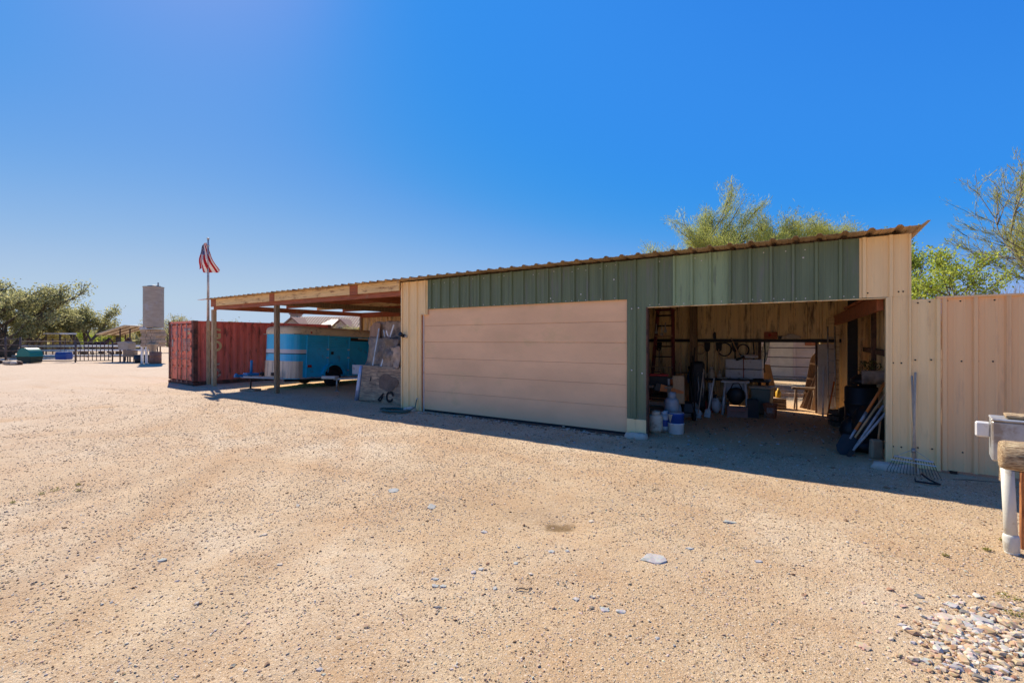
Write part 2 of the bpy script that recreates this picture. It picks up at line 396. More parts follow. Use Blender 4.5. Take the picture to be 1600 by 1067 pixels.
    for sc, k in ((9, .9), (34, .7), (90, .55), (220, .35)):
        q = n.new('ShaderNodeMath'); q.operation = 'MULTIPLY'; q.inputs[1].default_value = k; l.new(noise(sc, 3, .65), q.inputs[0])
        if add is None: add = q.outputs[0]
        else:
            s_ = n.new('ShaderNodeMath'); l.new(add, s_.inputs[0]); l.new(q.outputs[0], s_.inputs[1]); add = s_.outputs[0]
    bp = n.new('ShaderNodeBump'); bp.inputs['Strength'].default_value = .75; bp.inputs['Distance'].default_value = .022
    l.new(add, bp.inputs['Height']); l.new(bp.outputs[0], bs.inputs['Normal'])
    return m
M['ground'] = ground_mat()
TRK = np.zeros_like(XX)
for cx, cy, r_, wd in ((-14, -6, 11.5, .16), (-14, -6, 13.2, .16), (-20, -4, 10, .2), (-20, -4, 11.7, .2), (-9.5, 1.2, 2.6, .13), (-27, 4, 4.5, .25), (-24, 0, 9, .2), (-12, 3.2, 3.1, .15), (-3.5, -7, 11.2, .18), (-3.5, -7, 12.9, .18)):
    q_ = np.sqrt((XX-cx)**2+(YY-cy)**2)-r_+.25*fbm(XX, YY, .35, 2, 71); TRK = np.maximum(TRK, np.exp(-(q_/wd)**2)*np.clip(.5+2.6*fbm(XX, YY, .33, 3, int(abs(cx*7+r_*3))), 0, 1))
TRK = TRK*np.clip(.75+1.2*fbm(XX, YY, 2.3, 3, 77), 0, 1)
g = npmesh('ground', np.stack([XX, YY, ZZ], -1).reshape(-1, 3), GF, M['ground'], smooth=True); g['kind'] = 'structure'
at_ = g.data.attributes.new('track', 'FLOAT', 'POINT'); at_.data.foreach_set('value', TRK.reshape(-1).astype(np.float32))

# ------------------------------------------------------------------ the shed
FY = 8.49                 # plane of the front wall
PITCH = .305
def ribbed(W, H, phase, depth=.040, half=.034, top=.018, minor=True, th=.004, ribs_up=1):
    """ribbed steel sheet: width W on x, length H on z, ribs stand out towards -y (front)"""
    pts = [0.0]; prof = []
    k = math.floor(-phase/PITCH)-1
    xs = []
    while phase+k*PITCH < W+.1:
        c = phase+k*PITCH
        xs.append((c, 1))
        if minor: xs += [(c+PITCH/3, 0), (c+2*PITCH/3, 0)]
        k += 1
    line = []
    for c, big in sorted(xs):
        h, t, d = (half, top, depth) if big else (.018, .008, .005)
        line += [(c-h, 0), (c-t, d), (c+t, d), (c+h, 0)]
    def val(x):
        for (a, ya), (b, yb) in zip(line, line[1:]):
            if a <= x <= b: return ya+(yb-ya)*(x-a)/max(b-a, 1e-9)
        return 0
    P = [(0, val(0))]+[p for p in line if .001 < p[0] < W-.001]+[(W, val(W))]
    n = len(P)
    V = []
    for z in (0, H):
        V += [(x, -y*ribs_up, z) for x, y in P]+[(x, -y*ribs_up+th, z) for x, y in P]
    Fs = []
    for i in range(n-1):
        Fs += [(i, i+1, 2*n+i+1, 2*n+i), (n+i+1, n+i, 3*n+i, 3*n+i+1), (i+1, i, n+i, n+i+1), (2*n+i, 2*n+i+1, 3*n+i+1, 3*n+i)]
    Fs += [(0, 2*n, 3*n, n), (n-1, 2*n-1, 4*n-1, 3*n-1)]
    return V, Fs
def sheets(name, x0, x1, z0, z1, y, material, parent, first=None, flip=False, M4=None, wid=3*PITCH, phase0=-.54, label=None):
    """run of sheets between x0 and x1, each its own part; joints recessed by a hair of offset"""
    e = [x0]; v = first if first is not None else x0+wid
    while v < x1-.08: e.append(v); v += wid
    e.append(x1)
    out = []
    for i, (a, b) in enumerate(zip(e, e[1:])):
        V, Fs = ribbed(b-a+(.02 if i < len(e)-2 else 0), z1-z0, (phase0-a) % PITCH)
        mb = MB()
        yy = y-(.007 if i % 2 else 0)
        T = Matrix.Translation((a, yy, z0))
        if flip: T = Matrix.Translation((b-.001, yy, z0)) @ Matrix.Rotation(math.pi, 4, 'Z')
        if M4 is not None: T = M4 @ T
        mb.add(V, Fs, False, T)
        o = mb.build(name, material, parent, world=True)
        if label: o['label'] = label
        out.append(o)
    return out

shed = thing('metal_shed', 'long low ribbed steel shed with green header, open bay and carport end', 'shed', (-9.2, FY, 0))
RX0, RX1 = -19.55, 1.3
ROOF_Z = 3.38
# front wall sheets
sheets('wall_panel', -9.05, -8.37, 0.0, 3.34, FY, M['cream'], shed, phase0=-8.51)
sheets('wall_panel', -8.37, -8.14, 2.47, 3.34, FY, M['cream'], shed, phase0=-8.51)
sheets('wall_panel', -8.14, -2.94, 2.60, 3.34, FY, M['green'], shed, first=-7.60, phase0=-3.43-.01)
sheets('wall_panel', -2.94, -2.57, 0.33, 3.34, FY, M['green'], shed, phase0=-2.99+.21)
mb = MB(); mb.box((-2.755, FY-.01, .165), (.37, .03, .33)); mb.build('base_panel', M['cream'], shed, .004, world=True)
sheets('wall_panel', -2.57, -2.08, 2.44, 3.34, FY, M['green'], shed, phase0=-.54)
sheets('wall_panel', -2.08, -1.165, 2.44, 3.34, FY-.006, M['green2'], shed, phase0=-.54, label='paler faded green panel')
sheets('wall_panel', -1.165, .60, 2.44, 3.34, FY, M['green'], shed, phase0=-.54)
sheets('wall_panel', .60, 1.16, 2.45, 3.34, FY, M['cream'], shed, phase0=.66)
sheets('wall_panel', .92, 1.16, 0.0, 2.448, FY, M['cream'], shed, phase0=.955)
# trims
def bar(name, a, b, material, parent=shed, bevel=.003):
    c = [(p+q)/2 for p, q in zip(a, b)]; d = [abs(q-p) for p, q in zip(a, b)]
    mb = MB(); mb.box(c, d); return mb.build(name, material, parent, bevel, world=True)
bar('corner_trim', (1.16, FY-.036, 0), (1.185, FY+.2, 3.33), M['cream'])
bar('jamb_trim', (.905, FY-.04, 0), (.955, FY+.09, 2.44), M['cream'])
bar('jamb_trim', (-8.372, FY-.038, 0), (-8.35, FY+.10, 2.465), M['cream'])
bar('jamb_trim', (-2.572, FY-.02, 0), (-2.545, FY+.10, 2.44), M['rustpipe'])
bar('jamb_trim', (-8.35, FY+.02, 0), (-8.29, FY+.09, 2.60), M['redwood'])
bar('header_trim', (-8.36, FY-.034, 2.462), (-8.13, FY+.02, 2.478), M['cream'])
bar('drip_trim', (-2.57, FY-.012, 2.425), (.92, FY+.03, 2.442), M['creamwood'])
bar('corner_trim', (-9.075, FY-.035, 0), (-9.035, FY+.12, 3.33), M['cream'])
bar('header_beam', (-2.55, FY+.05, 2.45), (.9, FY+.10, 2.70), M['darksteel'])
bar('header_beam', (-8.3, FY+.07, 2.62), (-2.95, FY+.10, 2.80), M['darksteel'])
# garage door
dz = [0.05, .53, .96, 1.36, 1.77, 2.18, 2.62]
for i in range(6):
    mb = MB()
    z0, z1 = dz[i]+.0015, dz[i+1]-.0015
    lo_, hi_ = (.004, .003) if i < 4 else (.009, .006)
    mb.prism([(FY+.035, z0+lo_), (FY+.035+lo_*.8, z0), (FY+.09, z0), (FY+.09, z1), (FY+.035+hi_*.8, z1), (FY+.035, z1-hi_)], -8.29, -2.955, 'x')
    mb.build('door_panel', M['door'], shed, world=True)
bar('door_seal', (-8.29, FY+.03, .0), (-2.955, FY+.095, .052), M['rubber'], bevel=.01)
bar('door_jamb', (-8.302, FY+.01, .0), (-8.289, FY+.06, 2.6), M['white'], bevel=0)
bar('door_sill', (-6.9, FY-.10, -.03), (-2.95, FY+.0, .018), M['rustpipe'])
# screws: far too many to pick apart
mb = MB()
def screw(x, z, r=.011):
    mb.lathe([(r, 0), (r*.9, .006), (r*.4, .011)], 6, M=Matrix.Translation((x, FY-.001, z)) @ Matrix.Rotation(R(90), 4, 'X'))
for x in np.arange(-8.05, -2.98, .1525):
    if rnd.random() < .8: screw(x+rnd.uniform(-.02, .02), 2.635+rnd.uniform(-.012, .012))
    if rnd.random() < .5: screw(x+rnd.uniform(-.03, .03), 3.25+rnd.uniform(-.03, .03))
for x in np.arange(-2.5, .56, .1525):
    if rnd.random() < .85: screw(x+rnd.uniform(-.02, .02), 2.485+rnd.uniform(-.012, .012))
    if rnd.random() < .6: screw(x+rnd.uniform(-.03, .03), 3.24+rnd.uniform(-.04, .03))
for x, z in ((-6.9, 2.98), (-3.9, 2.75), (-.1, 3.12), (-3.2, 3.0), (-2.85, 2.42), (-2.65, 1.2), (-2.85, 1.25), (-2.72, 2.43), (-4.6, 2.7)): screw(x, z, .016)
mb.build('screws', M['screw'], shed, world=True)['kind'] = 'stuff'
mb = MB()
for x in (.70, 1.05, 1.1): screw(x, 2.52, .012)
for x in (.99, 1.08): screw(x, 1.5, .012); screw(x, .3, .012)
mb.build('screws', M['darksteel'], shed, world=True)['kind'] = 'stuff'

# roof: ribbed sheets running front to back, each its own part
def roof_run(x0, x1, y0, y1, material, name='roof_panel', z=ROOF_Z):
    e = list(np.arange(x0, x1-.2, 3*PITCH))+[x1]
    for i, (a, b) in enumerate(zip(e, e[1:])):
        V, Fs = ribbed(b-a+.03 if i < len(e)-2 else b-a, y1-y0, (-.50-a) % PITCH, depth=.034, half=.05, top=.02)
        T = Matrix.Translation((a, y0+rnd.uniform(-.012, .012), z+(.003 if i % 2 else 0))) @ Matrix.Rotation(R(-90), 4, 'X') @ Matrix.Diagonal((1, -1, 1, 1)) if False else \
            Matrix.Translation((a, y0+rnd.uniform(-.012, .012), z+(.003 if i % 2 else 0))) @ Matrix(((1,0,0,0),(0,0,1,0),(0,-1,0,0),(0,0,0,1)))
        m_ = MB(); m_.add(V, Fs, False, T); m_.build(name, material, shed, world=True)
roof_run(-9.10, RX1, 8.17, 14.1, M['roof'])
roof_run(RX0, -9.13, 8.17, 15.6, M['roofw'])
# rake flashings
mb = MB(); mb.prism([(1.24, ROOF_Z-.005), (1.30, ROOF_Z+.045), (1.335, ROOF_Z+.04), (1.30, ROOF_Z+.03), (1.25, ROOF_Z-.012)], 8.10, 14.1, 'y'); mb.build('rake_flashing', M['roof'], shed, world=True)
bar('rake_flashing', (-20.25, 8.19, ROOF_Z+.012), (-19.50, 8.36, ROOF_Z+.022), M['galv'])
# carport framing
PX = [(-19.61, 8.52), (-15.18, 8.55)]
for x, y in PX: bar('post', (x-.07, y-.07, -.05), (x+.07, y+.07, 3.0), M['post2'] if x < -19 else M['post'], bevel=.006)
for x, y in ((-19.5, 15.45), (-15.2, 15.45), (-11.5, 15.45), (-15.2, 12.0)):
    if y > 15: bar('post', (x-.07, y-.07, -.05), (x+.07, y+.07, 3.0), M['post'], bevel=.006)
segs = [-19.5, -16.2, -15.3, -11.2, -10.75, -9.1]
for i, (a, b) in enumerate(zip([-19.15, -15.05, -10.75], [-15.35, -11.1, -9.08])):
    bar('fascia_board', (a, FY-.10, 3.12), (b, FY-.06, ROOF_Z-.004), M['creamwood'])
for a, b in ((-19.55, -19.15), (-15.35, -15.05), (-11.1, -10.75)):
    bar('fascia_block', (a, FY-.11, 3.10), (b, FY-.05, ROOF_Z-.004), M['redwood'])
bar('header_beam', (-19.5, FY-.03, 2.99), (-9.08, FY+.10, 3.20), M['redwood'])
for y in (9.9, 11.4, 12.9, 14.3):
    bar('purlin', (-19.45, y-.025, 3.20), (-9.1, y+.025, ROOF_Z-.003), M['creamwood'] if y in (9.9, 12.9) else M['redwood'])
for x in (-19.42, -15.18, -11.3, -9.22):
    bar('rafter', (x-.05, FY+.11, 3.0), (x+.05, 15.4, 3.197), M['redwood'] if x != -15.18 else M['post'])
bar('back_beam', (-19.5, 15.36, 2.95), (-9.1, 15.5, 3.2), M['redwood'])
T180 = None
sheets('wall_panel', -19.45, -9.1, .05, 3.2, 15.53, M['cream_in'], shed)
# garage inside: back wall, right wall, girts and posts
BY = 13.80
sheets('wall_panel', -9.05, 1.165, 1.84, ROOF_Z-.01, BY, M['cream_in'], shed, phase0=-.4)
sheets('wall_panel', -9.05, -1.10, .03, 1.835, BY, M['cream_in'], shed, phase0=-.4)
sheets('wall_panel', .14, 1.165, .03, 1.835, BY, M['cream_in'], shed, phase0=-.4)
bar('girt', (-9.0, BY-.13, 1.76), (.62, BY-.04, 1.845), M['darksteel'])
bar('girt', (-9.0, BY-.13, 3.2), (1.1, BY-.04, 3.32), M['darksteel'])
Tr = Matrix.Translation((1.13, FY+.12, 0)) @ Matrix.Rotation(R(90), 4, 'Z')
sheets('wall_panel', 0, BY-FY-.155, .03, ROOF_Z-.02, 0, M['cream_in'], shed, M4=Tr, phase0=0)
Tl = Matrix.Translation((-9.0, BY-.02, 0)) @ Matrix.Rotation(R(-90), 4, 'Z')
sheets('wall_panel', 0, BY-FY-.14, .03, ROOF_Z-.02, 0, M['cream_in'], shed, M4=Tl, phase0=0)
for y in (9.5, 10.6, 11.9, 13.0): bar('purlin', (-9.0, y-.03, 3.20), (1.1, y+.03, ROOF_Z-.004), M['redwood'])
for x in (-6.0, -2.9, -.5): bar('rafter', (x-.04, FY+.1, 3.02), (x+.04, BY-.14, 3.197), M['redwood'])
bar('post', (-2.86, BY-.30, 0), (-2.68, BY-.14, 3.0), M['post'])
bar('post', (-1.17, BY-.12, 0), (-1.10, BY-.05, 1.76), M['rustpipe'])
bar('post', (.09, BY-.2, 0), (.15, BY-.132, 1.76), M['rustpipe'])
bar('post', (.70, 12.78, 0), (.88, 12.96, ROOF_Z-.02), M['darksteel'])
bar('post', (.98, 11.2, 0), (1.06, 11.28, 3.0), M['rustpipe'])
bar('girt', (1.03, 9.0, 1.55), (1.09, 13.6, 1.65), M['rustpipe'])
# low lean-to beam inside the open bay
mb = MB()
a, b = Vector((.86, 8.66, 2.37)), Vector((.50, 13.5, 2.28))
d = (b-a).normalized(); sd_ = d.cross(Vector((0,0,1))).normalized()*.04
V = [a-sd_+Vector((0,0,-.10)), a+sd_+Vector((0,0,-.10)), a+sd_+Vector((0,0,.12)), a-sd_+Vector((0,0,.12)), b-sd_+Vector((0,0,-.10)), b+sd_+Vector((0,0,-.10)), b+sd_+Vector((0,0,.12)), b-sd_+Vector((0,0,.12))]
mb.add(V, [(0,1,2,3),(4,5,6,7),(0,1,5,4),(1,2,6,5),(2,3,7,6),(3,0,4,7)])
M['beamrust'] = mat('rusty_orange_beam', (.36,.11,.04), .8, 0, .3, 5, bump=.2, dirt=(.10,.04,.02), dirt_amt=.3, dirt_scale=5)
mb.build('lean_to_beam', M['beamrust'], shed, world=True)
for k in range(9):
    t = (k+.5)/9
    c = a.lerp(b, t*.62)+Vector((0, 0, .14))
    mb = MB(); mb.path([c+Vector((-.09, 0, 0)), c+Vector((-.03, 0, .03)), c+Vector((.12, 0, .03))], [.02, .03, .02], 6); mb.build('roof_rib', M['beamrust'], shed, world=True)
bar('lean_to_post', (.47, 13.42, 0), (.57, 13.5, 2.2), M['creamwood'])
bar('lean_to_cap', (.36, 13.36, 2.2), (.62, 13.54, 2.36), M['creamwood'])
# security light and conduit on the cream column
lt = thing('wall_light', 'small dark security light on the cream column left of the garage door', 'light', (-8.95, FY-.035, 1.93))
mb = MB(); mb.box((0, -.02, 0), (.09, .04, .09)); mb.build('bracket', M['darksteel'], lt, .01)
mb = MB(); mb.lathe([(.03, 0), (.05, .05), (.06, .12), (.052, .122)], 12, M=Matrix.Translation((0, -.04, .0)) @ Matrix.Rotation(R(65), 4, 'X')); mb.build('lamp_head', M['black'], lt)
mb = MB(); mb.tube((.03, -.02, .0), (.14, -.05, -.03), .018, .03, 8); mb.build('sensor', M['galv'], lt)
# footings
for nm, lab, x, y, dx, dy, rz in (('concrete_footing', 'rough concrete footing lump at the foot of the cream column by the green hose', -8.62, 8.33, .34, .25, .3), ('concrete_footing', 'low curved concrete footing beside the rake at the right door post', .98, 8.27, .52, .2, -.1), ('concrete_footing', 'small concrete pad under the white base of the green column', -2.72, 8.36, .42, .2, .2)):
    t = thing(nm, lab, 'concrete', (x, y, 0), rz)
    mb = MB(); n_ = 14
    for k in range(1): mb.lathe([(1, -.05), (1.03, .04), (.9, .085), (.5, .1)], n_, M=Matrix.Diagonal((dx/2, dy/2, 1, 1)))
    mb.V = [(v[0]*(1+rnd.uniform(-.1, .1)), v[1]*(1+rnd.uniform(-.1, .1)), v[2]+rnd.uniform(-.015, .015)) for v in mb.V]
    mb.build('footing', M['concrete'], t)

# ------------------------------------------------------------------ fence on the right
fen = thing('panel_fence', 'tall ribbed steel panel fence, one cream sheet then pinkish tan sheets, right of the shed', 'fence', (1.2, FY, 0))
sheets('fence_panel', 1.187, 1.50, .03, 2.40, FY+.003, M['cream'], fen, phase0=1.47, label='cream fence sheet beside the shed corner')
sheets('fence_panel', 1.50, 7.0, .05, 2.40, FY-.012, M['pink'], fen, first=2.14-.0, phase0=1.53)
bar('top_rail', (1.45, FY-.05, 2.401), (7.0, FY+.06, 2.43), M['pink'], fen)
for x in (1.6, 4.2, 6.9): bar('post', (x, FY+.02, -.02), (x+.07, FY+.09, 2.38), M['rustpipe'], fen)
mb = MB()
for z in (2.36, 1.55, .32):
    for x in np.arange(1.24, 4, .152): screw(x+rnd.uniform(-.02, .02), z+rnd.uniform(-.01, .01), .012)
o = mb.build('screws', M['darksteel'], fen, world=True); o['kind'] = 'stuff'; o.location.y -= .008

# ------------------------------------------------------------------ shipping container
ct = thing('shipping_container', 'rust red steel shipping container with pale lettering behind the carport posts', 'shipping container', (-20.35, 8.1, 0), R(-1.5))
CW, CL, CH = 2.5, 6.06, 2.58     # local: x from 0 to -CW, y back to CL
def cbox(name, a, b, m_, p=ct, bevel=.004):
    mb = MB(); mb.box([(p_+q)/2 for p_, q in zip(a, b)], [abs(q-p_) for p_, q in zip(a, b)]); return mb.build(name, m_, p, bevel)
for x in (-.16, -CW):
    for y in (0, CL-.16):
        cbox('corner_post', (x, y, .16), (x+.16, y+.16, CH-.12), M['contframe'])
        for z in (0.0, CH-.119): 
            mb = MB(); mb.box((x+.08, y+.08, z+.06), (.18, .18, .118)); c = mb.build('corner_casting', M['contframe'], ct, .01)
for y in (0.01, CL-.13):
    cbox('end_rail', (-CW+.165, y, .02), (-.165, y+.12, .16), M['contframe']); cbox('end_rail', (-CW+.165, y, CH-.11), (-.165, y+.12, CH-.01), M['contlit'] if y < 1 else M['contframe'])
for x in (-.10, -CW+.02):
    cbox('side_rail', (x, .165, .01), (x+.08, CL-.165, .16), M['contframe']); cbox('side_rail', (x, .165, CH-.09), (x+.08, CL-.165, CH-.01), M['cont'])
# corrugated sides
def corr(L, H, pitch=.278, d=.036):
    P = []; x = 0
    while x < L-.05:
        P += [(x, 0), (x+.07, 0), (x+.138, d), (x+.21, d)]; x += pitch
    P = [p for p in P if p[0] < L]+[(L, 0)]
    n = len(P); V = []
    for z in (0, H): V += [(-y-.03, x, z) for x, y in P]+[(-y-.036, x, z) for x, y in P]
    Fs = []
    for i in range(n-1):
        Fs += [(i, i+1, 2*n+i+1, 2*n+i), (n+i+1, n+i, 3*n+i, 3*n+i+1), (i+1, i, n+i, n+i+1), (2*n+i, 2*n+i+1, 3*n+i+1, 3*n+i)]
    return V, Fs
V, Fs = corr(CL-.33, CH-.25)
for x in (0, -CW+.07):
    mb = MB(); mb.add(V, Fs, False, Matrix.Translation((x, .165, .16))); mb.build('side_panel', M['cont'], ct)
cbox('roof', (-CW+.05, .14, CH-.035), (-.05, CL-.14, CH-.012), M['cont'])
cbox('floor', (-CW+.1, .14, .08), (-.11, CL-.14, .158), M['contframe'])
V, Fs = corr(CW-.33, CH-.25)
mb = MB(); mb.add(V, Fs, False, Matrix.Translation((-.165, CL, .16)) @ Matrix.Rotation(R(90), 4, 'Z')); mb.build('end_panel', M['cont'], ct)
# two door leaves, each with ribs, hinges and two locking bars
for s_ in (0, 1):
    x0 = -CW+.17 if s_ == 0 else -CW/2+.004
    x1 = -CW/2-.004 if s_ == 0 else -.17
    mb = MB(); mb.box(((x0+x1)/2, .055, CH/2+.02), (x1-x0, .05, CH-.32)); dr = mb.build('door', M['contlit'], ct, .006)
    for k in range(4):
        z0 = .22+k*.545; z1 = z0+.44
        mb = MB(); mb.prism([(x0+.05, z0), (x1-.05, z0), (x1-.05, z1), (x0+.05, z1)], .006, .0305, 'y')
        mb.build('door_panel', M['contlit'], dr, .012)
    for k in range(4):
        z = .4+k*.58; hx = x0+.02 if s_ == 0 else x1-.02
        mb = MB(); mb.box((hx, .012, z), (.16, .03, .09)); mb.tube((hx+(-.07 if s_ == 0 else .07), 0, z-.08), (hx+(-.07 if s_ == 0 else .07), 0, z+.08), .018, n=8); mb.build('hinge', M['contframe'], dr)
    for bx in ((x0+.28, x1-.22) if s_ == 0 else (x0+.20, x1-.36)):
        mb = MB(); mb.tube((bx, -.035, .09), (bx, -.035, CH-.08), .02, n=8); br = mb.build('locking_bar', M['contbar'], ct)
        for z in (.14, .75, 1.35, 1.95, CH-.16):
            mb = MB(); mb.box((bx, -.02, z), (.12, .05, .06)); mb.build('bar_bracket', M['contbar'], br, .006)
        mb = MB(); mb.path([(bx, -.07, 1.05), (bx+.05, -.075, 1.07), (bx+.28, -.06, 1.03)], [.014, .018, .018], 6); mb.build('handle', M['contbar'], br)
# stencilled plates and faded marks on the right door leaf
def plate(x, z, w_, h_, m_, rows=0):
    mb = MB(); mb.box((x, -.0005+.003, z), (w_, .003, h_)); o = mb.build('stencil_mark', m_, ct)
    return o
plate(-.80, 2.22, .20, .10, M['decalw']); plate(-.42, 2.23, .30, .10, M['decalw']); plate(-.45, 2.08, .24, .09, M['decal'])
for k in range(6): plate(-.88+.01*(k % 2), 1.83-k*.085, .26, .05, M['decalw'])
for k in range(6): plate(-.46-.01*(k % 3), 1.83-k*.085, .30, .05, M['decalw'])
plate(-2.1, 1.68, .20, .30, M['galv']); plate(-1.66, 2.1, .14, .10, M['decalw']); plate(-1.68, 1.22, .12, .2, M['decalw']); plate(-.6, .25, .18, .06, M['decal'])
def text_mesh(txt, size, name, m_, parent, M4, ext=.002):
    cu = bpy.data.curves.new('txt', 'FONT'); cu.body = txt; cu.size = size; cu.extrude = ext; cu.offset = size*.028
    cu.align_x = 'CENTER'
    to = bpy.data.objects.new('txt', cu); COL.objects.link(to)
    dg = bpy.context.evaluated_depsgraph_get()
    me = bpy.data.meshes.new_from_object(to.evaluated_get(dg)); bpy.data.objects.remove(to)
    me.name = name; me.transform(M4); me.materials.clear(); me.materials.append(m_)
    o = bpy.data.objects.new(name, me); COL.objects.link(o); o.parent = parent
    return o
Mx = Matrix(((0,0,1,0),(1,0,0,0),(0,1,0,0),(0,0,0,1)))     # text plane to the +x side of the container, reading along +y
for ch, z, m_ in (('G', 1.86, 'decal'), ('O', 1.36, 'decal'), ('L', .80, 'decalw'), ('D', .24, 'decalw')):
    text_mesh(ch, .60, 'letter', M[m_], ct, Matrix.Translation((-.026, .80, z)) @ Mx)

# ------------------------------------------------------------------ flagpole with flag
fp = thing('flagpole', 'slim flagpole on a pale timber post behind the carport corner', 'flagpole', (-20.33, 8.62, 0))
mb = MB(); mb.box((0, 0, 1.27), (.12, .12, 2.64)); mb.build('post', M['post2'], fp, .006)
mb = MB(); mb.tube((.0, .0, 2.59), (0, 0, 5.85), .05, .034, 10); mb.build('pole', M['galv'], fp)
mb = MB(); mb.lathe([(.0, 0), (.05, .02), (.055, .05), (.03, .08), (0, .09)], 10, c=(0, 0, 5.85)); mb.lathe([(.05, 0), (.05, .06)], 8, c=(0, 0, 5.58)); mb.build('finial', M['galv'], fp)
mb = MB(); mb.tube((.06, -.02, 2.2), (.05, -.02, 5.6), .005, n=4); mb.build('halyard', M['white'], fp)
nu, nv = 34, 22
def flagpt(u, v):
    # hangs limp: the top edge droops left of the pole, the lower edge sags out to the right
    k = .0275
    tl = (-4.5-7.5*u**.7, 49-37*u); br_ = (-.3+20*u**1.25, 53-44*u)
    x = (tl[0]*(1-v)+br_[0]*v)*1.2; z = tl[1]*(1-v)+br_[1]*v
    z += u*(2.6*math.sin(v*8+1)+1.2*math.sin(v*15)); x += u*1.6*math.sin(v*11)
    lat = x*k; dep = (.10*math.sin(v*9+u*2)+.05*math.sin(u*8))*(.3+u)
    return lat*.836+dep*-.549, lat*.549+dep*.836-.03, 4.28+z*k
V = [flagpt(i/nu, j/nv) for i in range(nu+1) for j in range(nv+1)]
Ff = [(i*(nv+1)+j, (i+1)*(nv+1)+j, (i+1)*(nv+1)+j+1, i*(nv+1)+j+1) for i in range(nu) for j in range(nv)]
V2 = V+[(x+.004, y+.004, z) for x, y, z in V]; nV = len(V)
Ff2 = Ff+[tuple(nV+k for k in reversed(f)) for f in Ff]
me = bpy.data.meshes.new('flag'); me.from_pydata(V2, [], Ff2); me.polygons.foreach_set('use_smooth', [True]*len(Ff2))
uv = me.uv_layers.new(name='uv')
ids = np.zeros(len(me.loops), np.int32); me.loops.foreach_get('vertex_index', ids)
uvs = np.array([((k % nV)//(nv+1)/nu, 1-((k % nV) % (nv+1))/nv) for k in ids], np.float32); uv.data.foreach_set('uv', uvs.ravel())
fm = bpy.data.materials.new('flag_cloth'); fm.use_nodes = True; n_ = fm.node_tree.nodes; l_ = fm.node_tree.links
uvn = n_.new('ShaderNodeUVMap'); sp = n_.new('ShaderNodeSeparateXYZ'); l_.new(uvn.outputs[0], sp.inputs[0])
def mth(op, a, b):
    q = n_.new('ShaderNodeMath'); q.operation = op
    for k, v in ((0, a), (1, b)):
        if hasattr(v, 'links'): l_.new(v, q.inputs[k])
        else: q.inputs[k].default_value = v
    return q.outputs[0]
stripe = mth('LESS_THAN', mth('MODULO', mth('MULTIPLY', sp.outputs[1], 6.5), 1.0), .5)
m1 = n_.new('ShaderNodeMixRGB'); l_.new(stripe, m1.inputs[0]); m1.inputs[1].default_value = (.72,.68,.66,1); m1.inputs[2].default_value = (.48,.02,.03,1)
canton = mth('MULTIPLY', mth('LESS_THAN', sp.outputs[0], .4), mth('GREATER_THAN', sp.outputs[1], .46))
mpn = n_.new('ShaderNodeMapping'); mpn.inputs['Scale'].default_value = (27, 17, 1); l_.new(uvn.outputs[0], mpn.inputs[0])
fr = n_.new('ShaderNodeVectorMath'); fr.operation = 'FRACTION'; l_.new(mpn.outputs[0], fr.inputs[0])
ds = n_.new('ShaderNodeVectorMath'); ds.operation = 'DISTANCE'; l_.new(fr.outputs[0], ds.inputs[0]); ds.inputs[1].default_value = (.5, .5, 0)
star = mth('LESS_THAN', ds.outputs['Value'], .27)
m2 = n_.new('ShaderNodeMixRGB'); l_.new(star, m2.inputs[0]); m2.inputs[1].default_value = (.012,.02,.16,1); m2.inputs[2].default_value = (.72,.68,.66,1)
m3 = n_.new('ShaderNodeMixRGB'); l_.new(canton, m3.inputs[0]); l_.new(m1.outputs[0], m3.inputs[1]); l_.new(m2.outputs[0], m3.inputs[2])
bs_ = n_['Principled BSDF']; bs_.inputs['Roughness'].default_value = .8; l_.new(m3.outputs[0], bs_.inputs['Base Color'])
tr_ = n_.new('ShaderNodeBsdfTranslucent'); l_.new(m3.outputs[0], tr_.inputs[0]); mxs = n_.new('ShaderNodeMixShader'); mxs.inputs[0].default_value = .35
l_.new(bs_.outputs[0], mxs.inputs[1]); l_.new(tr_.outputs[0], mxs.inputs[2]); l_.new(mxs.outputs[0], n_['Material Output'].inputs[0])
me.materials.append(fm)
fl = bpy.data.objects.new('flag', me); COL.objects.link(fl); fl.location = (-20.33, 8.58, 0)
tag(fl, 'limp red, white and blue striped flag hanging folded on the pole', 'flag')

# ------------------------------------------------------------------ horse trailer
ht = thing('horse_trailer', 'blue horse trailer with cream roof and scuffed metal nose guard under the carport', 'trailer', (-16.57, 11.0, 0), 0, rot=(R(-2.2), 0, R(0)))
# local frame: y = 0 at the axle, nose at y = -1.75, tail at y = 2.5; x from -1 to 1
def outline(W, y0, y1, r, n=7, inset=0):
    P = []
    for k in range(n+1):
        a = math.pi+math.pi/2*k/n; P.append((-W+r+math.cos(a)*(r), y0+r*.95+math.sin(a)*r*.95))
    for k in range(n+1):
        a = 1.5*math.pi+math.pi/2*k/n; P.append((W-r+math.cos(a)*r, y0+r*.95+math.sin(a)*r*.95))
    P += [(W, y1), (-W, y1)]
    return P
def shell(name, W, y0, y1, r, z0, z1, m_, par=ht, bevel=0):
    mb = MB(); mb.prism(outline(W, y0, y1, r), z0, z1, 'z'); o = mb.build(name, m_, par, bevel); return o
shell('body', .985, -1.75, 2.55, .42, .33, 1.98, M['trblue'], bevel=.01)
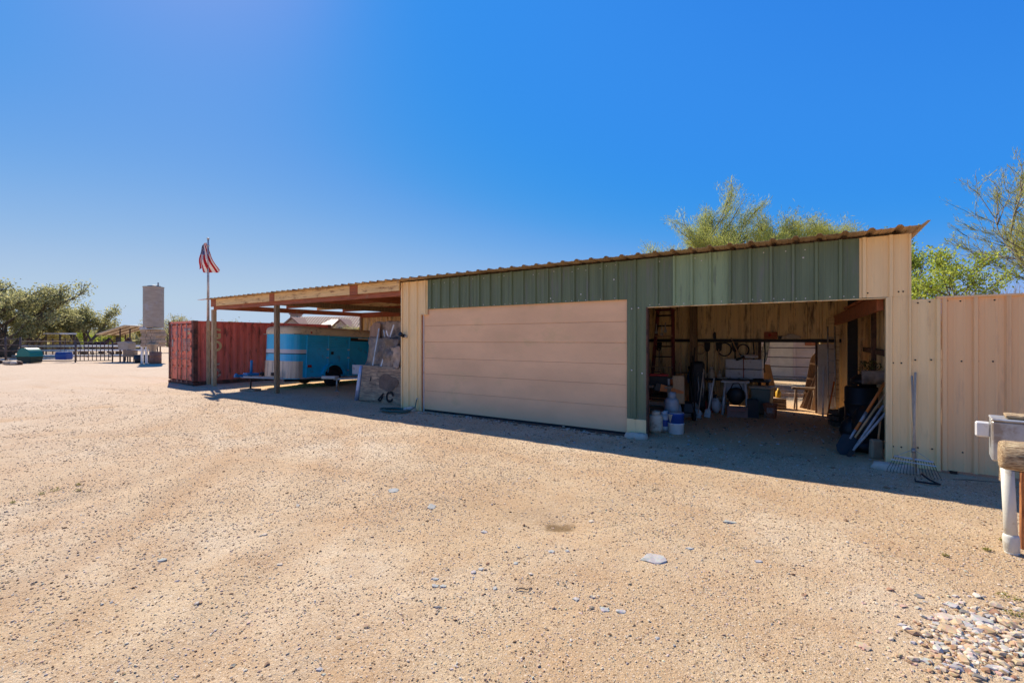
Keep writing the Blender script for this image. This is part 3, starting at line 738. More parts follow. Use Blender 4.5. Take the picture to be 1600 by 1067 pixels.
# roof cap with rounded shoulders
mb = MB(); secs = [(1.0, 1.972), (1.004, 2.02), (1.0, 2.12), (.97, 2.20), (.90, 2.255), (.75, 2.285)]
V = []; Fs = []
for W_, z in secs:
    ins = 1.0-W_
    V += [(x, y, z) for x, y in outline(W_, -1.77+ins*1.1, 2.57-ins*.4, max(.12, .43-ins*.6))]
n_o = len(V)//len(secs)
for i in range(len(secs)-1):
    for k in range(n_o): Fs.append((i*n_o+k, i*n_o+(k+1) % n_o, (i+1)*n_o+(k+1) % n_o, (i+1)*n_o+k))
Fs += [tuple(range(n_o)), tuple((len(secs)-1)*n_o+k for k in range(n_o))]
mb.add(V, Fs, False); mb.build('roof', M['trcream'], ht, .012)
# nose guard, stripe and trim run round the nose only
def nose_band(name, z0, z1, m_, off, y_end, th=.006):
    P = outline(.985+off, -1.75-off, y_end, .42+off)
    front = [p for p in P if p[1] < y_end-.001]
    A = [(.985+off, y_end)][::-1]
    pts = [(-.985-off, y_end)]+front+[(.985+off, y_end)]
    inn = [(x*(1-th*.8), y+th) for x, y in pts]
    mb = MB(); n = len(pts); V = []
    for z in (z0, z1): V += [(x, y, z) for x, y in pts]+[(x, y, z) for x, y in inn]
    Fs = []
    for i in range(n-1):
        Fs += [(i, i+1, 2*n+i+1, 2*n+i), (n+i+1, n+i, 3*n+i, 3*n+i+1), (i+1, i, n+i, n+i+1), (2*n+i, 2*n+i+1, 3*n+i+1, 3*n+i)]
    Fs += [(0, 2*n, 3*n, n), (n-1, 2*n-1, 4*n-1, 3*n-1)]
    mb.add(V, Fs); return mb.build(name, m_, ht)
nose_band('nose_guard', .36, .98, M['stone_guard'], .012, -1.30, .010)
nose_band('nose_stripe', 1.27, 1.41, M['trwhite'], .005, -1.16, .004)
nose_band('nose_trim', 1.235, 1.262, M['black'], .008, -1.16, .006)
for x in (-.82, -.5, -.17, .17, .5, .78):
    mb = MB(); yy = -1.766 if abs(x) < .6 else -1.70; mb.box((x, yy, .67), (.012, .012, .60)); mb.build('guard_seam', M['galv'], ht)
# side framing: posts, louvre slats, top vent, latch, lamps
for sx in (1, -1):
    for y in (-1.14, -.24, .70, 1.64, 2.50):
        mb = MB(); mb.box((sx*1.0, y, 1.17), (.034, .055, 1.60)); mb.build('side_post', M['trblue'], ht, .006)
    for j, (ya, yb) in enumerate(((-1.10, -.28), (-.20, .66), (.74, 1.60))):
        for k in range(5):
            z = 1.52+k*.085
            mb = MB(); mb.box((sx*.990, (ya+yb)/2, z), (.022, yb-ya, .05)); mb.build('louvre', M['trblue'], ht, .008)
    mb = MB(); mb.box((sx*.992, 1.6, 1.86), (.02, 1.72, .13)); mb.build('vent_opening', M['black'], ht, .004)
    mb = MB(); mb.box((sx*1.0, 1.75, 1.90), (.02, 1.3, .055)); mb.build('vent_cover', M['trcream'], ht, .004)
    mb = MB(); mb.box((sx*1.0, -.08, 1.30), (.04, .10, .11)); mb.build('latch', M['black'], ht, .008)
    mb = MB(); mb.box((sx*1.0, -1.02, .80), (.03, .16, .10)); mb.build('reflector', M['glassred'], ht, .01)
    mb = MB(); mb.lathe([(.035, 0), (.03, .03), (.0, .04)], 10, M=Matrix.Translation((sx*1.0, -1.0, 2.05)) @ Matrix.Rotation(R(90*sx), 4, 'Y')); mb.build('marker_lamp', M['glassred'], ht)
    for y in (-.28, .66): 
        for z in (.62, 1.12, 1.44): mb = MB(); mb.box((sx*1.004, y, z), (.03, .10, .045)); mb.build('hinge', M['galv'], ht, .005)
    mb = MB(); mb.box((sx*.996, .55, .362), (.02, 3.9, .05)); mb.build('skirt_trim', M['galv'], ht, .003)
    mb = MB(); mb.box((sx*.996, .40, 1.972), (.026, 4.2, .028)); mb.build('drip_rail', M['galv'], ht, .003)
    # wheel arch
    P = [(.52*math.cos(a), .46+.47*math.sin(a)) for a in np.linspace(math.pi*.98, 0.02*math.pi, 15)]
    Pi = [(.44*math.cos(a), .44+.40*math.sin(a)) for a in np.linspace(math.pi*.98, 0.02*math.pi, 15)]
    poly = P+Pi[::-1]
    mb = MB(); n = len(P); V = []
    xa, xb = sx*.985, sx*1.10
    for xx in (xa, xb): V += [(xx, y, z) for y, z in P]+[(xx, y, z) for y, z in Pi]
    Fs = []
    for i in range(n-1):
        Fs += [(i, i+1, 2*n+i+1, 2*n+i), (n+i, n+i+1, 3*n+i+1, 3*n+i), (2*n+i, 2*n+i+1, 3*n+i+1, 3*n+i), (i, i+1, n+i+1, n+i)]
    mb.add(V, Fs); mb.build('wheel_arch', M['trblue'], ht)
    mb = MB(); mb.prism([(y, z) for y, z in Pi], sx*.978, sx*.992, 'x'); mb.build('arch_lining', M['black'], ht)
    Mw = Matrix.Translation((sx*.92, 0, .36)) @ Matrix.Rotation(R(90), 4, 'Y')
    mb = MB(); mb.lathe([(.20, -.11), (.31, -.11), (.345, -.07), (.35, 0), (.345, .07), (.31, .11), (.20, .11)], 24, M=Mw); wh = mb.build('tyre', M['rubber'], ht)
    mb = MB(); mb.lathe([(.205, -.06*sx), (.20, .05*sx), (.12, .06*sx), (.05, .085*sx), (0, .09*sx)], 16, M=Mw); mb.build('rim', M['white'], wh)
mb = MB(); mb.tube((-.95, 0, .36), (.95, 0, .36), .04); mb.build('axle', M['darksteel'], ht)
mb = MB()
for sx in (-1, 1): mb.box((sx*.7, .3, .28), (.08, 4.2, .09))
mb.build('chassis', M['darksteel'], ht)
mb = MB(); mb.box((0, 2.58, 1.1), (1.8, .04, 1.5)); mb.build('rear_door', M['trblue'], ht, .01)
# tongue with jack
mb = MB()
for sx in (-1, 1): mb.tube((sx*.55, -1.5, .33), (0, -2.95, .42), .045, n=4, smooth=False)
mb.build('tongue', M['white'], ht)
mb = MB(); mb.box((0, -3.02, .45), (.10, .32, .09)); mb.lathe([(.05, 0), (.06, .04), (.03, .07)], 8, c=(0, -3.12, .47)); mb.build('coupler', M['skyblue'], ht, .01)
mb = MB(); mb.box((0, -2.62, .50), (.30, .42, .10), rz=0); mb.build('tongue_plate', M['skyblue'], ht, .015)
mb = MB(); mb.lathe([(.045, .45), (.045, .98), (.03, 1.0)], 10, c=(0, -2.62, 0)); jk = mb.build('jack', M['skyblue'], ht)
mb = MB(); mb.tube((0, -2.62, -.0), (0, -2.62, .5), .028); mb.lathe([(.09, -.02), (.09, .0), (.03, .02)], 10, c=(0, -2.62, 0)); mb.build('jack_leg', M['darksteel'], jk)
for x, y in ((-.25, -2.1), (.3, -2.0), (.12, -2.3)):
    mb = MB(); mb.box((x, y, .50), (.14, .12, .12)); mb.build('tongue_fitting', M['black'], ht, .02)
wb = thing('wood_block', 'short wooden block under the blue trailer jack', 'block', (-16.57, 8.38, 0), .35)
for k in range(2):
    mb = MB(); mb.box((0, (k-.5)*.17, .045), (.62, .15, .09)); mb.build('plank', M['lumber'], wb, .008)

# ------------------------------------------------------------------ small utility trailer
ut = thing('utility_trailer', 'small pale utility trailer on its jacks beside the leaning plywood', 'trailer', (-13.35, 11.3, 0), R(22))
def ubox(nm, c, d, m_, b=.005, p=ut, rz=0):
    mb = MB(); mb.box(c, d, rz=rz); return mb.build(nm, m_, p, b)
ubox('bed_front', (-.38, -.34, .74), (.85, .05, .34), M['white']); ubox('bed_floor', (.1, .8, .52), (1.3, 2.2, .05), M['galv'])
ubox('bed_side', (-.56, .8, .68), (.04, 2.2, .28), M['white']); ubox('bed_side', (.76, .8, .68), (.04, 2.2, .28), M['white'])
ubox('frame_rail', (.1, -.32, .50), (1.35, .08, .09), M['galv'])
mb = MB(); mb.tube((-.45, -.3, .46), (-1.15, -1.0, .44), .04, n=4, smooth=False); mb.tube((.5, -.3, .46), (-1.1, -1.02, .44), .04, n=4, smooth=False); mb.build('tongue', M['galv'], ut)
mb = MB(); mb.box((-1.25, -1.05, .50), (.55, .26, .10)); mb.build('coupler', M['card'], ut, .02)
for x, y, h in ((-1.05, -.95, .5), (.05, -.42, .75)):
    mb = MB(); mb.tube((x, y, .02), (x, y, h), .03); mb.lathe([(.09, 0), (.08, .02), (.03, .03)], 8, c=(x, y, 0)); mb.build('jack', M['galv'], ut)
for x in (-.72, .92):
    mb = MB(); mb.lathe([(.1, -.08), (.25, -.08), (.28, -.04), (.28, .04), (.25, .08), (.1, .08)], 18, M=Matrix.Translation((x, .9, .28)) @ Matrix.Rotation(R(90), 4, 'Y')); t_ = mb.build('tyre', M['rubber'], ut)
    mb = MB(); mb.lathe([(.14, -.04), (.14, .04), (.05, .06), (0, .06)], 12, M=Matrix.Translation((x, .9, .28)) @ Matrix.Rotation(R(90), 4, 'Y')); mb.build('rim', M['galv'], t_)
mb = MB(); mb.path([(-.1, -.31, .78), (0, -.34, .70), (.12, -.35, .70), (.22, -.31, .77)], .012, 6); mb.build('chain_loop', M['darksteel'], ut)

# ------------------------------------------------------------------ sheets leaning at the carport end wall
def wavy(name, W, H, m_, par, amp=.02, nx_=26, nz_=22, th=.02, seed=0, corner=0.0, ragged=0.0):
    V = []; 
    for s_ in (0, 1):
        for i in range(nx_+1):
            for j in range(nz_+1):
                u, v = i/nx_, j/nz_
                a = amp*(fbm(np.array([u*W*2.2+seed]), np.array([v*H*2.2]), 1, 4, seed)[0])*2
                e = ragged*(fbm(np.array([u*7.0]), np.array([seed*3.1]), 1, 3, seed+5)[0])*(1 if j == nz_ else 0)
                V.append((u*W, a+(th if s_ else 0), v*H+e))
    n1 = (nx_+1)*(nz_+1); Fs = []
    for i in range(nx_):
        for j in range(nz_):
            a, b, c, d = i*(nz_+1)+j, (i+1)*(nz_+1)+j, (i+1)*(nz_+1)+j+1, i*(nz_+1)+j+1
            Fs += [(a, b, c, d), (n1+d, n1+c, n1+b, n1+a)]
    for i in range(nx_):
        a, b = i*(nz_+1), (i+1)*(nz_+1); Fs += [(a, n1+a, n1+b, b)]; a += nz_; b += nz_; Fs += [(b, n1+b, n1+a, a)]
    for j in range(nz_):
        a = j; Fs += [(a+1, n1+a+1, n1+a, a)]; a = nx_*(nz_+1)+j; Fs += [(a, n1+a, n1+a+1, a+1)]
    mb = MB(); mb.add(V, Fs, True); return mb.build(name, m_, par)
t = thing('plywood_sheet', 'weathered plywood sheet with a dark stain, leaning lowest and frontmost in the carport', 'plywood', (-11.3, 8.86, 0), R(-2), rot=(R(-7), R(.8), R(-2)))
wavy('sheet', 2.0, 1.08, M['ply'], t, .012, 26, 14, .02, 3)
M['stain'] = mat('dark_water_stain', (.20,.13,.085), .9, 0, .3, 5, bump=.4)
mb = MB()
pts = [(1.22+.42*math.cos(a)*(1+.12*math.sin(3*a+1)), .62+.24*math.sin(a)*(1+.15*math.sin(4*a))) for a in np.linspace(0, 2*math.pi, 26)[:-1]]
def marks(mb, poly): mb.prism(poly, -.0155, -.0115, 'y')
marks(mb, pts); mb.build('stain', M['stain'], t)
M['charcoal'] = mat('black_marking', (.02,.017,.014), .9, 0, .3, 5, bump=.1)
mb = MB()
ring = lambda cx, cz, r0, r1, sx=1: [(cx+sx*r1*math.cos(a), cz+r1*math.sin(a)) for a in np.linspace(.2, 5.9, 16)]+[(cx+sx*r0*math.cos(a), cz+r0*math.sin(a)) for a in np.linspace(5.9, .2, 16)]
marks(mb, ring(1.38, .24, .10, .165)); marks(mb, [(.86, .10), (1.0, .13), (1.03, .30), (1.10, .20), (1.0, .06)]); marks(mb, [(.86, .12), (1.08, .33), (1.12, .30), (.93, .10)]); marks(mb, [(.43, .62), (.47, .62), (.48, .74), (.45, .75)])
mb.build('marking', M['charcoal'], t)
t = thing('tarp_bundle', 'crinkled silvery tarp draped panel standing behind the plywood sheet', 'tarp', (-11.42, 9.10, 0), rot=(R(-6), R(1), R(-2)))
wavy('tarp', 1.42, 1.92, M['foil'], t, .10, 34, 40, .03, 11, ragged=.10)
t = thing('tarp_roll', 'bluish silver foil roll standing at the left edge of the plywood', 'foil roll', (-11.47, 8.93, 0), rot=(R(-5), R(4), 0))
mb = MB(); mb.path([(0, 0, 0), (.02, 0, .4), (0, .01, .75), (.03, 0, 1.05)], [.075, .085, .07, .06], 9); mb.build('roll', mat('blue_silver_foil', (.42,.47,.58), .3, .4, .2, 5, bump=.8, bscale=9), t)
t = thing('insulation_panel', 'tall mottled brown wrapped panel, tallest and rearmost of the leaning stack', 'panel', (-11.30, 9.34, 0), rot=(R(-6), 0, R(-2)))
wavy('wrap', 2.1, 2.40, M['tarpbrown'], t, .13, 36, 40, .05, 23, ragged=.08)
t = thing('scrap_board', 'reddish scrap board at the top left of the leaning stack', 'board', (-11.42, 9.27, .9), rot=(R(-6), R(-4), R(-2)))
mb = MB(); mb.prism([(0, 0), (.5, 0), (.52, 1.4), (.28, 1.47), (.05, 1.33)], 0, .03, 'y'); mb.build('board', mat('reddish_board', (.36,.22,.14), .85, 0, .25, 4, (2,2,.5), .3), t, .004)
for k, (x, a0, L_, mm) in enumerate(((-10.55, 16, 1.35, 'whitepipe'), (-10.1, -24, 1.25, 'galv'), (-9.85, -30, 1.3, 'whitepipe'), (-10.9, 5, 1.2, 'galv'))):
    t = thing('metal_strip', ['pale strip leaning over the middle of the tarp', 'grey strip tilted left across the brown wrap', 'pale strip tilted left by the cream column', 'grey upright strip over the left of the tarp'][k], 'strip', (x, 9.03, .98), rot=(R(-8), R(a0), 0))
    mb = MB(); mb.box((0, 0, L_/2), (.05, .015, L_)); mb.build('strip', M[mm], t, .003)
for k, (x, w_, h_, z0, tl, mm) in enumerate(((-10.45, .46, .95, .98, 8, 'foil'), (-9.98, .34, .62, .98, -9, 'tarpbrown'))):
    t = thing('crumpled_sheet', ['pale crumpled sheet bulging over the plywood top', 'dark brown crumpled sheet beside the pale one'][k], 'tarp', (x, 8.97, z0), rot=(R(-5), R(tl), 0))
    wavy('sheet', w_, h_, M[mm], t, .12, 12, 16, .03, 31+k*7, ragged=.1)

# garden hose heap
gh = thing('garden_hose', 'coiled dark green garden hose lying by the cream column', 'hose', (-8.85, 8.05, 0))
P = []
for k in range(150):
    a = k*.33; r = .30+.05*math.sin(k*.21)+.03*rnd.random()
    P.append((r*1.25*math.cos(a)+.02*math.sin(k*.5), r*.75*math.sin(a), .018+.012*(k/150*3)+.01*rnd.random()))
P += [(.40, .12, .05), (.46, .25, .12), (.42, .34, .3)]
mb = MB(); mb.path(P, .013, 5); mb.build('coil', M['hose'], gh)
mb = MB(); mb.path([(.42, .34, .3), (.44, .36, .33)], [.018, .022], 8); mb.build('nozzle', M['galv'], gh)

# ------------------------------------------------------------------ things in the open bay
def place(name, label, cat, px, py=None, y=None, rz=0, group=None, rot=None, loc=None, z=0):
    return thing(name, label, cat, loc, rz, group, rot)
def cylinder(name, label, cat, loc, r, h, m_, collar=True, band=None, group=None, rz=0):
    t = thing(name, label, cat, loc, rz, group)
    mb = MB(); mb.lathe([(r*.7, 0), (r*.72, .03), (r*.95, .05), (r, .09), (r, h*.72), (r*.93, h*.80), (r*.62, h*.855), (.03, h*.87)], 20); mb.build('tank', m_, t)
    if band:
        mb = MB(); mb.lathe([(r*1.004, h*band[0]), (r*1.006, h*band[0]+.001), (r*1.006, h*band[1]-.001), (r*1.004, h*band[1])], 20); mb.build('label_band', M[band[2]], t)
    mb = MB(); n = 14; V = []; Fs = []
    for k in range(n+1):
        a = -2.2+4.4*k/n
        for rr, z in ((r*.62, h*.83), (r*.62, h), (r*.585, h), (r*.585, h*.83)): V.append((rr*math.cos(a), rr*math.sin(a), z))
    for k in range(n):
        for q in range(4): Fs.append((k*4+q, k*4+(q+1) % 4, (k+1)*4+(q+1) % 4, (k+1)*4+q))
    mb.add(V, Fs, True); mb.build('collar', m_, t)
    mb = MB(); mb.tube((0, 0, h*.85), (0, 0, h*.95), .022); mb.tube((-.04, 0, h*.92), (.05, 0, h*.92), .012); mb.build('valve', M['galv'], t)
    return t
cylinder('gas_cylinder', 'tall grey gas cylinder standing behind the small tanks', 'gas cylinder', (-2.42, 9.72, 0), .145, .74, M['grey'], band=(.36, .39, 'black'), group='gas cylinders in the open bay')
cylinder('gas_cylinder', 'small cream gas cylinder tucked against the green column', 'gas cylinder', (-2.55, 9.02, 0), .135, .43, M['tan'], group='gas cylinders in the open bay')
cylinder('gas_cylinder', 'small white gas cylinder with a blue band beside the cream one', 'gas cylinder', (-2.44, 9.30, 0), .14, .40, M['white'], band=(.30, .62, 'blue'), group='gas cylinders in the open bay')
t = thing('paint_bucket', 'white bucket with a blue upper half at the bay entrance', 'bucket', (-2.20, 9.18, 0))
mb = MB(); mb.lathe([(.125, 0), (.145, .02), (.15, .19), (.156, .195), (.156, .21), (.151, .215)], 20); mb.build('lower_bucket', M['white'], t)
mb = MB(); mb.lathe([(.146, .212), (.15, .38), (.156, .385), (.156, .40), (.15, .405), (.142, .40), (.138, .25)], 20); u_ = mb.build('upper_bucket', M['blue'], t)
mb = MB(); mb.lathe([(.148, .405), (.148, .413), (.05, .416)], 20); mb.build('lid', M['grey'], u_)
mb = MB(); mb.prism([(-.055, .39), (.055, .39), (.0, .23)], -.158, -.150, 'y'); o_ = mb.build('label_patch', M['tan'], u_); o_.rotation_euler = (0, 0, R(-30))
# hand truck with fat wheels
t = thing('wheeled_edger', 'dark wheeled garden machine with a grey guard behind the gas cylinders', 'garden machine', (-2.35, 10.75, 0), R(25))
for x in (-.16, .16):
    Mw = Matrix.Translation((x, 0, .125)) @ Matrix.Rotation(R(90), 4, 'Y')
    mb = MB(); mb.lathe([(.07, -.03), (.115, -.03), (.125, 0), (.115, .03), (.07, .03)], 18, M=Mw); w_ = mb.build('tyre', M['rubber'], t)
    mb = MB(); mb.lathe([(.075, -.025), (.075, .025), (.03, .035), (0, .035)], 14, M=Mw); mb.build('rim', M['tan'], w_)
mb = MB(); mb.box((0, -.05, .32), (.26, .34, .24), taper=.8); mb.build('engine', M['black'], t, .03)
mb = MB(); mb.path([(-.2, -.28, .12), (-.2, -.20, .32), (-.2, -.02, .45), (-.2, .12, .5)], .05, 8); mb.build('guard', M['grey'], t)
mb = MB(); mb.path([(-.15, .1, .3), (-.17, .35, .8), (-.17, .5, 1.05), (.17, .5, 1.05), (.17, .35, .8), (.15, .1, .3)], .014, 6); mb.build('handle', M['darksteel'], t)
# work bench with tools
wbn = thing('work_bench', 'low cluttered work bench just inside the left edge of the open bay', 'bench', (-3.02, 10.5, 0))
mb = MB(); mb.box((0, 0, .78), (.95, .6, .05)); mb.build('bench_top', M['lumber'], wbn, .005)
for x in (-.42, .42):
    for y in (-.25, .25): mb = MB(); mb.box((x, y, .375), (.07, .07, .75)); mb.build('leg', M['lumber'], wbn)
mb = MB(); mb.box((0, 0, .25), (.88, .5, .03)); mb.build('shelf', M['lumber'], wbn)
t = thing('hand_saw', 'orange bladed hand saw hanging off the work bench edge', 'saw', (-2.78, 10.16, .70), R(30), rot=(0, R(8), R(25)))
mb = MB(); mb.prism([(0, .0), (.5, .02), (.5, .07), (0, .16)], -.003, .003, 'y'); mb.build('blade', M['orange'], t)
mb = MB(); mb.prism([(-.13, .0), (0, .0), (0, .16), (-.10, .17)], -.014, .014, 'y'); mb.build('handle', M['black'], t, .004)
t = thing('tool_box', 'red lidded tool box on the work bench', 'tool box', (-2.95, 10.5, .806), R(10))
mb = MB(); mb.box((0, 0, .10), (.50, .22, .20)); mb.build('body', M['black'], t, .01)
mb = MB(); mb.box((0, 0, .225), (.52, .23, .045)); l_ = mb.build('lid', M['red'], t, .01)
mb = MB(); mb.path([(-.1, 0, .245), (-.08, 0, .29), (.08, 0, .29), (.1, 0, .245)], .01, 6); mb.build('handle', M['darksteel'], l_)
t = thing('leather_apron', 'tan leather work apron hanging over the right end of the bench', 'apron', (-2.52, 10.28, .42), rot=(R(-4), 0, R(35)))
wavy('apron', .26, .62, M['handle'], t, .06, 8, 12, .012, 44)
for k, (x, y, ax, ay, L_, mm) in enumerate(((-2.40, 11.35, 4, 3, 1.65, 'darksteel'), (-2.30, 11.4, 5, -3, 1.45, 'darksteel'), (-2.22, 11.3, 6, 6, 1.15, 'greyhandle'), (-2.48, 11.2, 7, -7, 1.3, 'handle'), (-2.05, 11.5, 5, 9, .95, 'whitepipe'))):
    t = thing('garden_tool', ['dark long handled tool, tallest of the bundle left of the black bags', 'dark handled tool, second tallest in the bundle', 'grey handled short tool at the front of the bundle', 'bare wood handled tool leaning left in the bundle', 'short pale rod leaning right beside the black bags'][k], 'tool', (x, y, 0), rot=(R(-ax), R(ay), 0), group='long handled tools bundled in the bay')
    mb = MB(); mb.tube((0, 0, .1), (0, 0, L_), .016, .014, 8); mb.build('handle', M[mm], t)
    mb = MB(); mb.prism([(-.07, 0), (.07, 0), (.06, .17), (.02, .2), (-.02, .2), (-.06, .17)], -.006, .006, 'y'); mb.build('head', M['galv'], t)
# tall step ladder
t = thing('step_ladder', 'tall dark red step ladder standing left of the open bay', 'ladder', (-3.30, 12.2, 0), R(-10), rot=(R(-5), 0, R(-12)))
for s_ in (-1, 1):
    mb = MB(); mb.tube((s_*.34, 0, 0), (s_*.21, 0, 2.62), .05, n=4, smooth=False); mb.build('rail', M['darkred'], t)
for k in range(9):
    z = .28+k*.275; w_ = .34-.05*z
    mb = MB(); mb.box((0, 0, z), (2*w_, .10, .028)); mb.build('rung', M['darksteel'] if k % 3 else M['handle'], t, .003)
mb = MB(); mb.box((0, 0, 2.63), (.50, .16, .04)); mb.build('top_step', M['darkred'], t)
for k, (x, z) in enumerate(((-.1, 2.25), (.04, 2.2), (.13, 2.28))):
    o = thing('hanging_tool', ['small pliers hanging highest left on the ladder', 'small hammer hanging in the middle of the ladder top', 'small trowel hanging at the right of the ladder top'][k], 'hand tool', (-3.30+x, 12.1, z))
    mb = MB(); mb.tube((0, 0, 0), (0, 0, -.2), .014, .02, 6); mb.box((0, 0, -.23), (.07, .03, .07)); mb.build('tool', M['galv'], o)
# tall plank, bags, backpack
def lump(name, r, m_, par, seed, sc=(1,1,1), amp=.25, loc=(0,0,0)):
    V = []; n1, n2 = 12, 9
    for i in range(n2+1):
        th = math.pi*i/n2
        for k in range(n1):
            a = 2*math.pi*k/n1
            d = (math.sin(th)*math.cos(a), math.sin(th)*math.sin(a), math.cos(th))
            q = 1+amp*2*float(fbm(np.array([a/6.283*(1 if k else 1)*3+seed]), np.array([th*1.3+seed]), 1.2, 3, seed)[0])
            if i in (0, n2): q = 1
            V.append((loc[0]+r*sc[0]*q*d[0], loc[1]+r*sc[1]*q*d[1], max(loc[2]+r*sc[2]*q*d[2], -.01-par.location.z*0 if False else loc[2]-r*sc[2])))
    Fs = [(i*n1+k, i*n1+(k+1) % n1, (i+1)*n1+(k+1) % n1, (i+1)*n1+k) for i in range(n2) for k in range(n1)]
    mb = MB(); mb.add(V, Fs, True); return mb.build(name, m_, par)
t = thing('covered_cart', 'black cloth covered upright cart left of the blue backpack', 'cart', (-2.45, 12.45, 0), R(8))
mb = MB(); mb.box((0, 0, .65), (.42, .38, 1.25), taper=.8)
mb.build('cover', M['black'], t, .08, seg=3)
for x in (-.12, .02, .14): mb = MB(); mb.path([(x, -.2, 1.0), (x+.02, -.215, .6), (x-.01, -.22, .3)], [.015, .02, .012], 6); mb.build('strap', M['galv'] if x > 0 else M['darksteel'], t)
mb = MB()
for x in (-.15, .15): mb.lathe([(.03, -.02), (.07, -.02), (.07, .02), (.03, .02)], 12, M=Matrix.Translation((x, -.17, .07)) @ Matrix.Rotation(R(90), 4, 'Y'))
mb.build('wheels', M['rubber'], t)
tb = thing('folding_table', 'long dark folding table along the back wall of the bay', 'table', (-1.78, 13.25, 0))
mb = MB(); mb.box((0, 0, .78), (1.85, .62, .045)); mb.build('tabletop', M['black'], tb, .01)
for x in (-.85, .85):
    for y in (-.26, .26): mb = MB(); mb.tube((x, y, 0), (x, y, .76), .018); mb.build('leg', M['darksteel'], tb)
t = thing('backpack', 'blue backpack with black straps at the left end of the table', 'backpack', (-2.62, 13.05, .62), R(5))
lump('bag', .21, M['skyblue'], t, 5, (1, .65, 1.35), .12, (0, 0, .2))
mb = MB(); mb.path([(-.14, -.14, .44), (-.05, -.17, .25), (.05, -.16, .05)], .022, 6); mb.path([(.14, -.12, .44), (.10, -.16, .2), (-.02, -.16, .02)], .022, 6); mb.build('strap', M['black'], t)
mb = MB(); mb.box((0, -.02, .46), (.36, .2, .06)); mb.build('flap', M['black'], t, .03)
def jug(label, x, y, s_=1.0, z=.803):
    t = thing('plastic_jug', label, 'jug', (x, y, z), rnd.uniform(0, 2), 'plastic jugs on the table')
    mb = MB(); mb.lathe([(.07*s_, 0), (.075*s_, .02), (.075*s_, .13*s_), (.05*s_, .18*s_), (.025*s_, .2*s_), (.025*s_, .23*s_)], 14); mb.build('body', M['tan'], t)
    mb = MB(); mb.lathe([(.028*s_, .225*s_), (.028*s_, .255*s_)], 10); mb.build('cap', M['white'], t)
    mb = MB(); mb.path([(.05*s_, 0, .19*s_), (.10*s_, 0, .17*s_), (.10*s_, 0, .10*s_), (.07*s_, 0, .08*s_)], .012*s_, 6); mb.build('handle', M['tan'], t)
jug('tall pale plastic jug on the table beside the backpack', -2.22, 13.1, 1.15); jug('short pale plastic jug just left of the white box', -2.03, 13.15, .75); jug('small pale jug hard against the blue backpack', -2.38, 13.05, .7)
t = thing('storage_box', 'big white storage unit of four boxes strapped together on the table', 'storage box', (-1.46, 13.35, .803))
for i in range(2):
    for j in range(2): mb = MB(); mb.box(((i-.5)*.435, 0, .125+j*.265), (.425, .36, .245)); mb.build('box', M['white'], t, .01)
mb = MB(); mb.box((0, -.005, .265), (.02, .375, .54)); mb.build('strap', M['redwood'], t)
t = thing('folded_cloth', 'pale folded cloth lying on top of the white storage boxes', 'cloth', (-1.35, 13.35, 1.335))
lump('cloth', .2, M['white'], t, 9, (1.2, .7, .28), .2, (0, 0, .056))
for k, (x, lab) in enumerate(((-1.95, 'pale small tray at the left of the table front'), (-1.45, 'shiny metal tray in the middle of the table front'), (-1.1, 'dark small tin on the right of the table front'))):
    t = thing('tray', lab, 'tray', (x, 13.02, .803), .2*k)
    mb = MB(); mb.lathe([(.09, 0), (.11, .04), (.105, .042), (.085, .008)], 12, M=Matrix.Diagonal((1.3, .8, 1, 1))); mb.build('dish', M[['tan', 'galv', 'darksteel'][k]], t)
def coil(label, x, z, r, m_, n_turn=4, tube_r=.016, y=13.66):
    t = thing('hanging_coil', label, 'coil', (x, y, z))
    P = [(r*(1-.05*rnd.random())*math.cos(a), -.01*k/(18*n_turn)*4, r*1.05*math.sin(a)) for k, a in enumerate(np.linspace(0, 2*math.pi*n_turn, 18*n_turn))]
    mb = MB(); mb.path(P, tube_r, 5); mb.build('coil', m_, t); return t
coil('black coiled hose hanging over the left of the white boxes', -1.98, 1.56, .17, M['black'], 5)
coil('black coiled cable hanging over the right of the white boxes', -1.52, 1.55, .14, M['black'], 4)
coil('thin tan rope coil hanging by the tall post', -2.60, 1.55, .12, M['handle'], 4, .012)
for x, lab in ((-1.28, 'dark strap hanging from the girt above the white boxes'), (-1.02, 'dark rope hanging beside the opening')):
    t = thing('hanging_strap', lab, 'strap', (x, 13.64, 1.76))
    mb = MB(); mb.path([(0, 0, 0), (.02, -.01, -.3), (-.01, 0, -.65), (.01, 0, -.8)], .018, 6); mb.build('strap', M['black'], t)
t = thing('broom', 'pale handled broom slanting across the wall above the white boxes', 'broom', (-1.52, 13.1, 1.33), rot=(R(-12), R(-24), 0))
mb = MB(); mb.tube((0, 0, 0), (0, 0, .62), .017); mb.build('handle', M['handle'], t)
mb = MB(); mb.box((0, 0, .02), (.22, .05, .06)); mb.build('head', M['darksteel'], t, .01)
t = thing('wall_box', 'dark red parts box on the girt above the opening', 'box', (-.88, 13.70, 1.848))
mb = MB(); mb.box((0, 0, .09), (.30, .12, .18)); mb.build('box', M['redwood'], t, .006)
mb = MB(); mb.lathe([(.04, 0), (.03, .015)], 10, M=Matrix.Translation((-.02, -.06, .1)) @ Matrix.Rotation(R(90), 4, 'X')); mb.build('knob', M['red'], t)
t = thing('white_cover', 'pale arched plastic cover lying on the girt above the opening', 'cover', (-.42, 13.70, 1.848))
mb = MB(); mb.prism([(-.22, 0), (.22, 0), (.20, .07), (.10, .10), (.06, .13), (-.08, .13), (-.10, .09), (-.2, .07)], -.06, .06, 'y'); mb.build('cover', M['tan'], t, .008)
t = thing('small_block', 'small black block on the girt beside the red box', 'block', (-.66, 13.70, 1.848)); mb = MB(); mb.box((0, 0, .04), (.10, .1, .08)); mb.build('block', M['black'], t, .005)
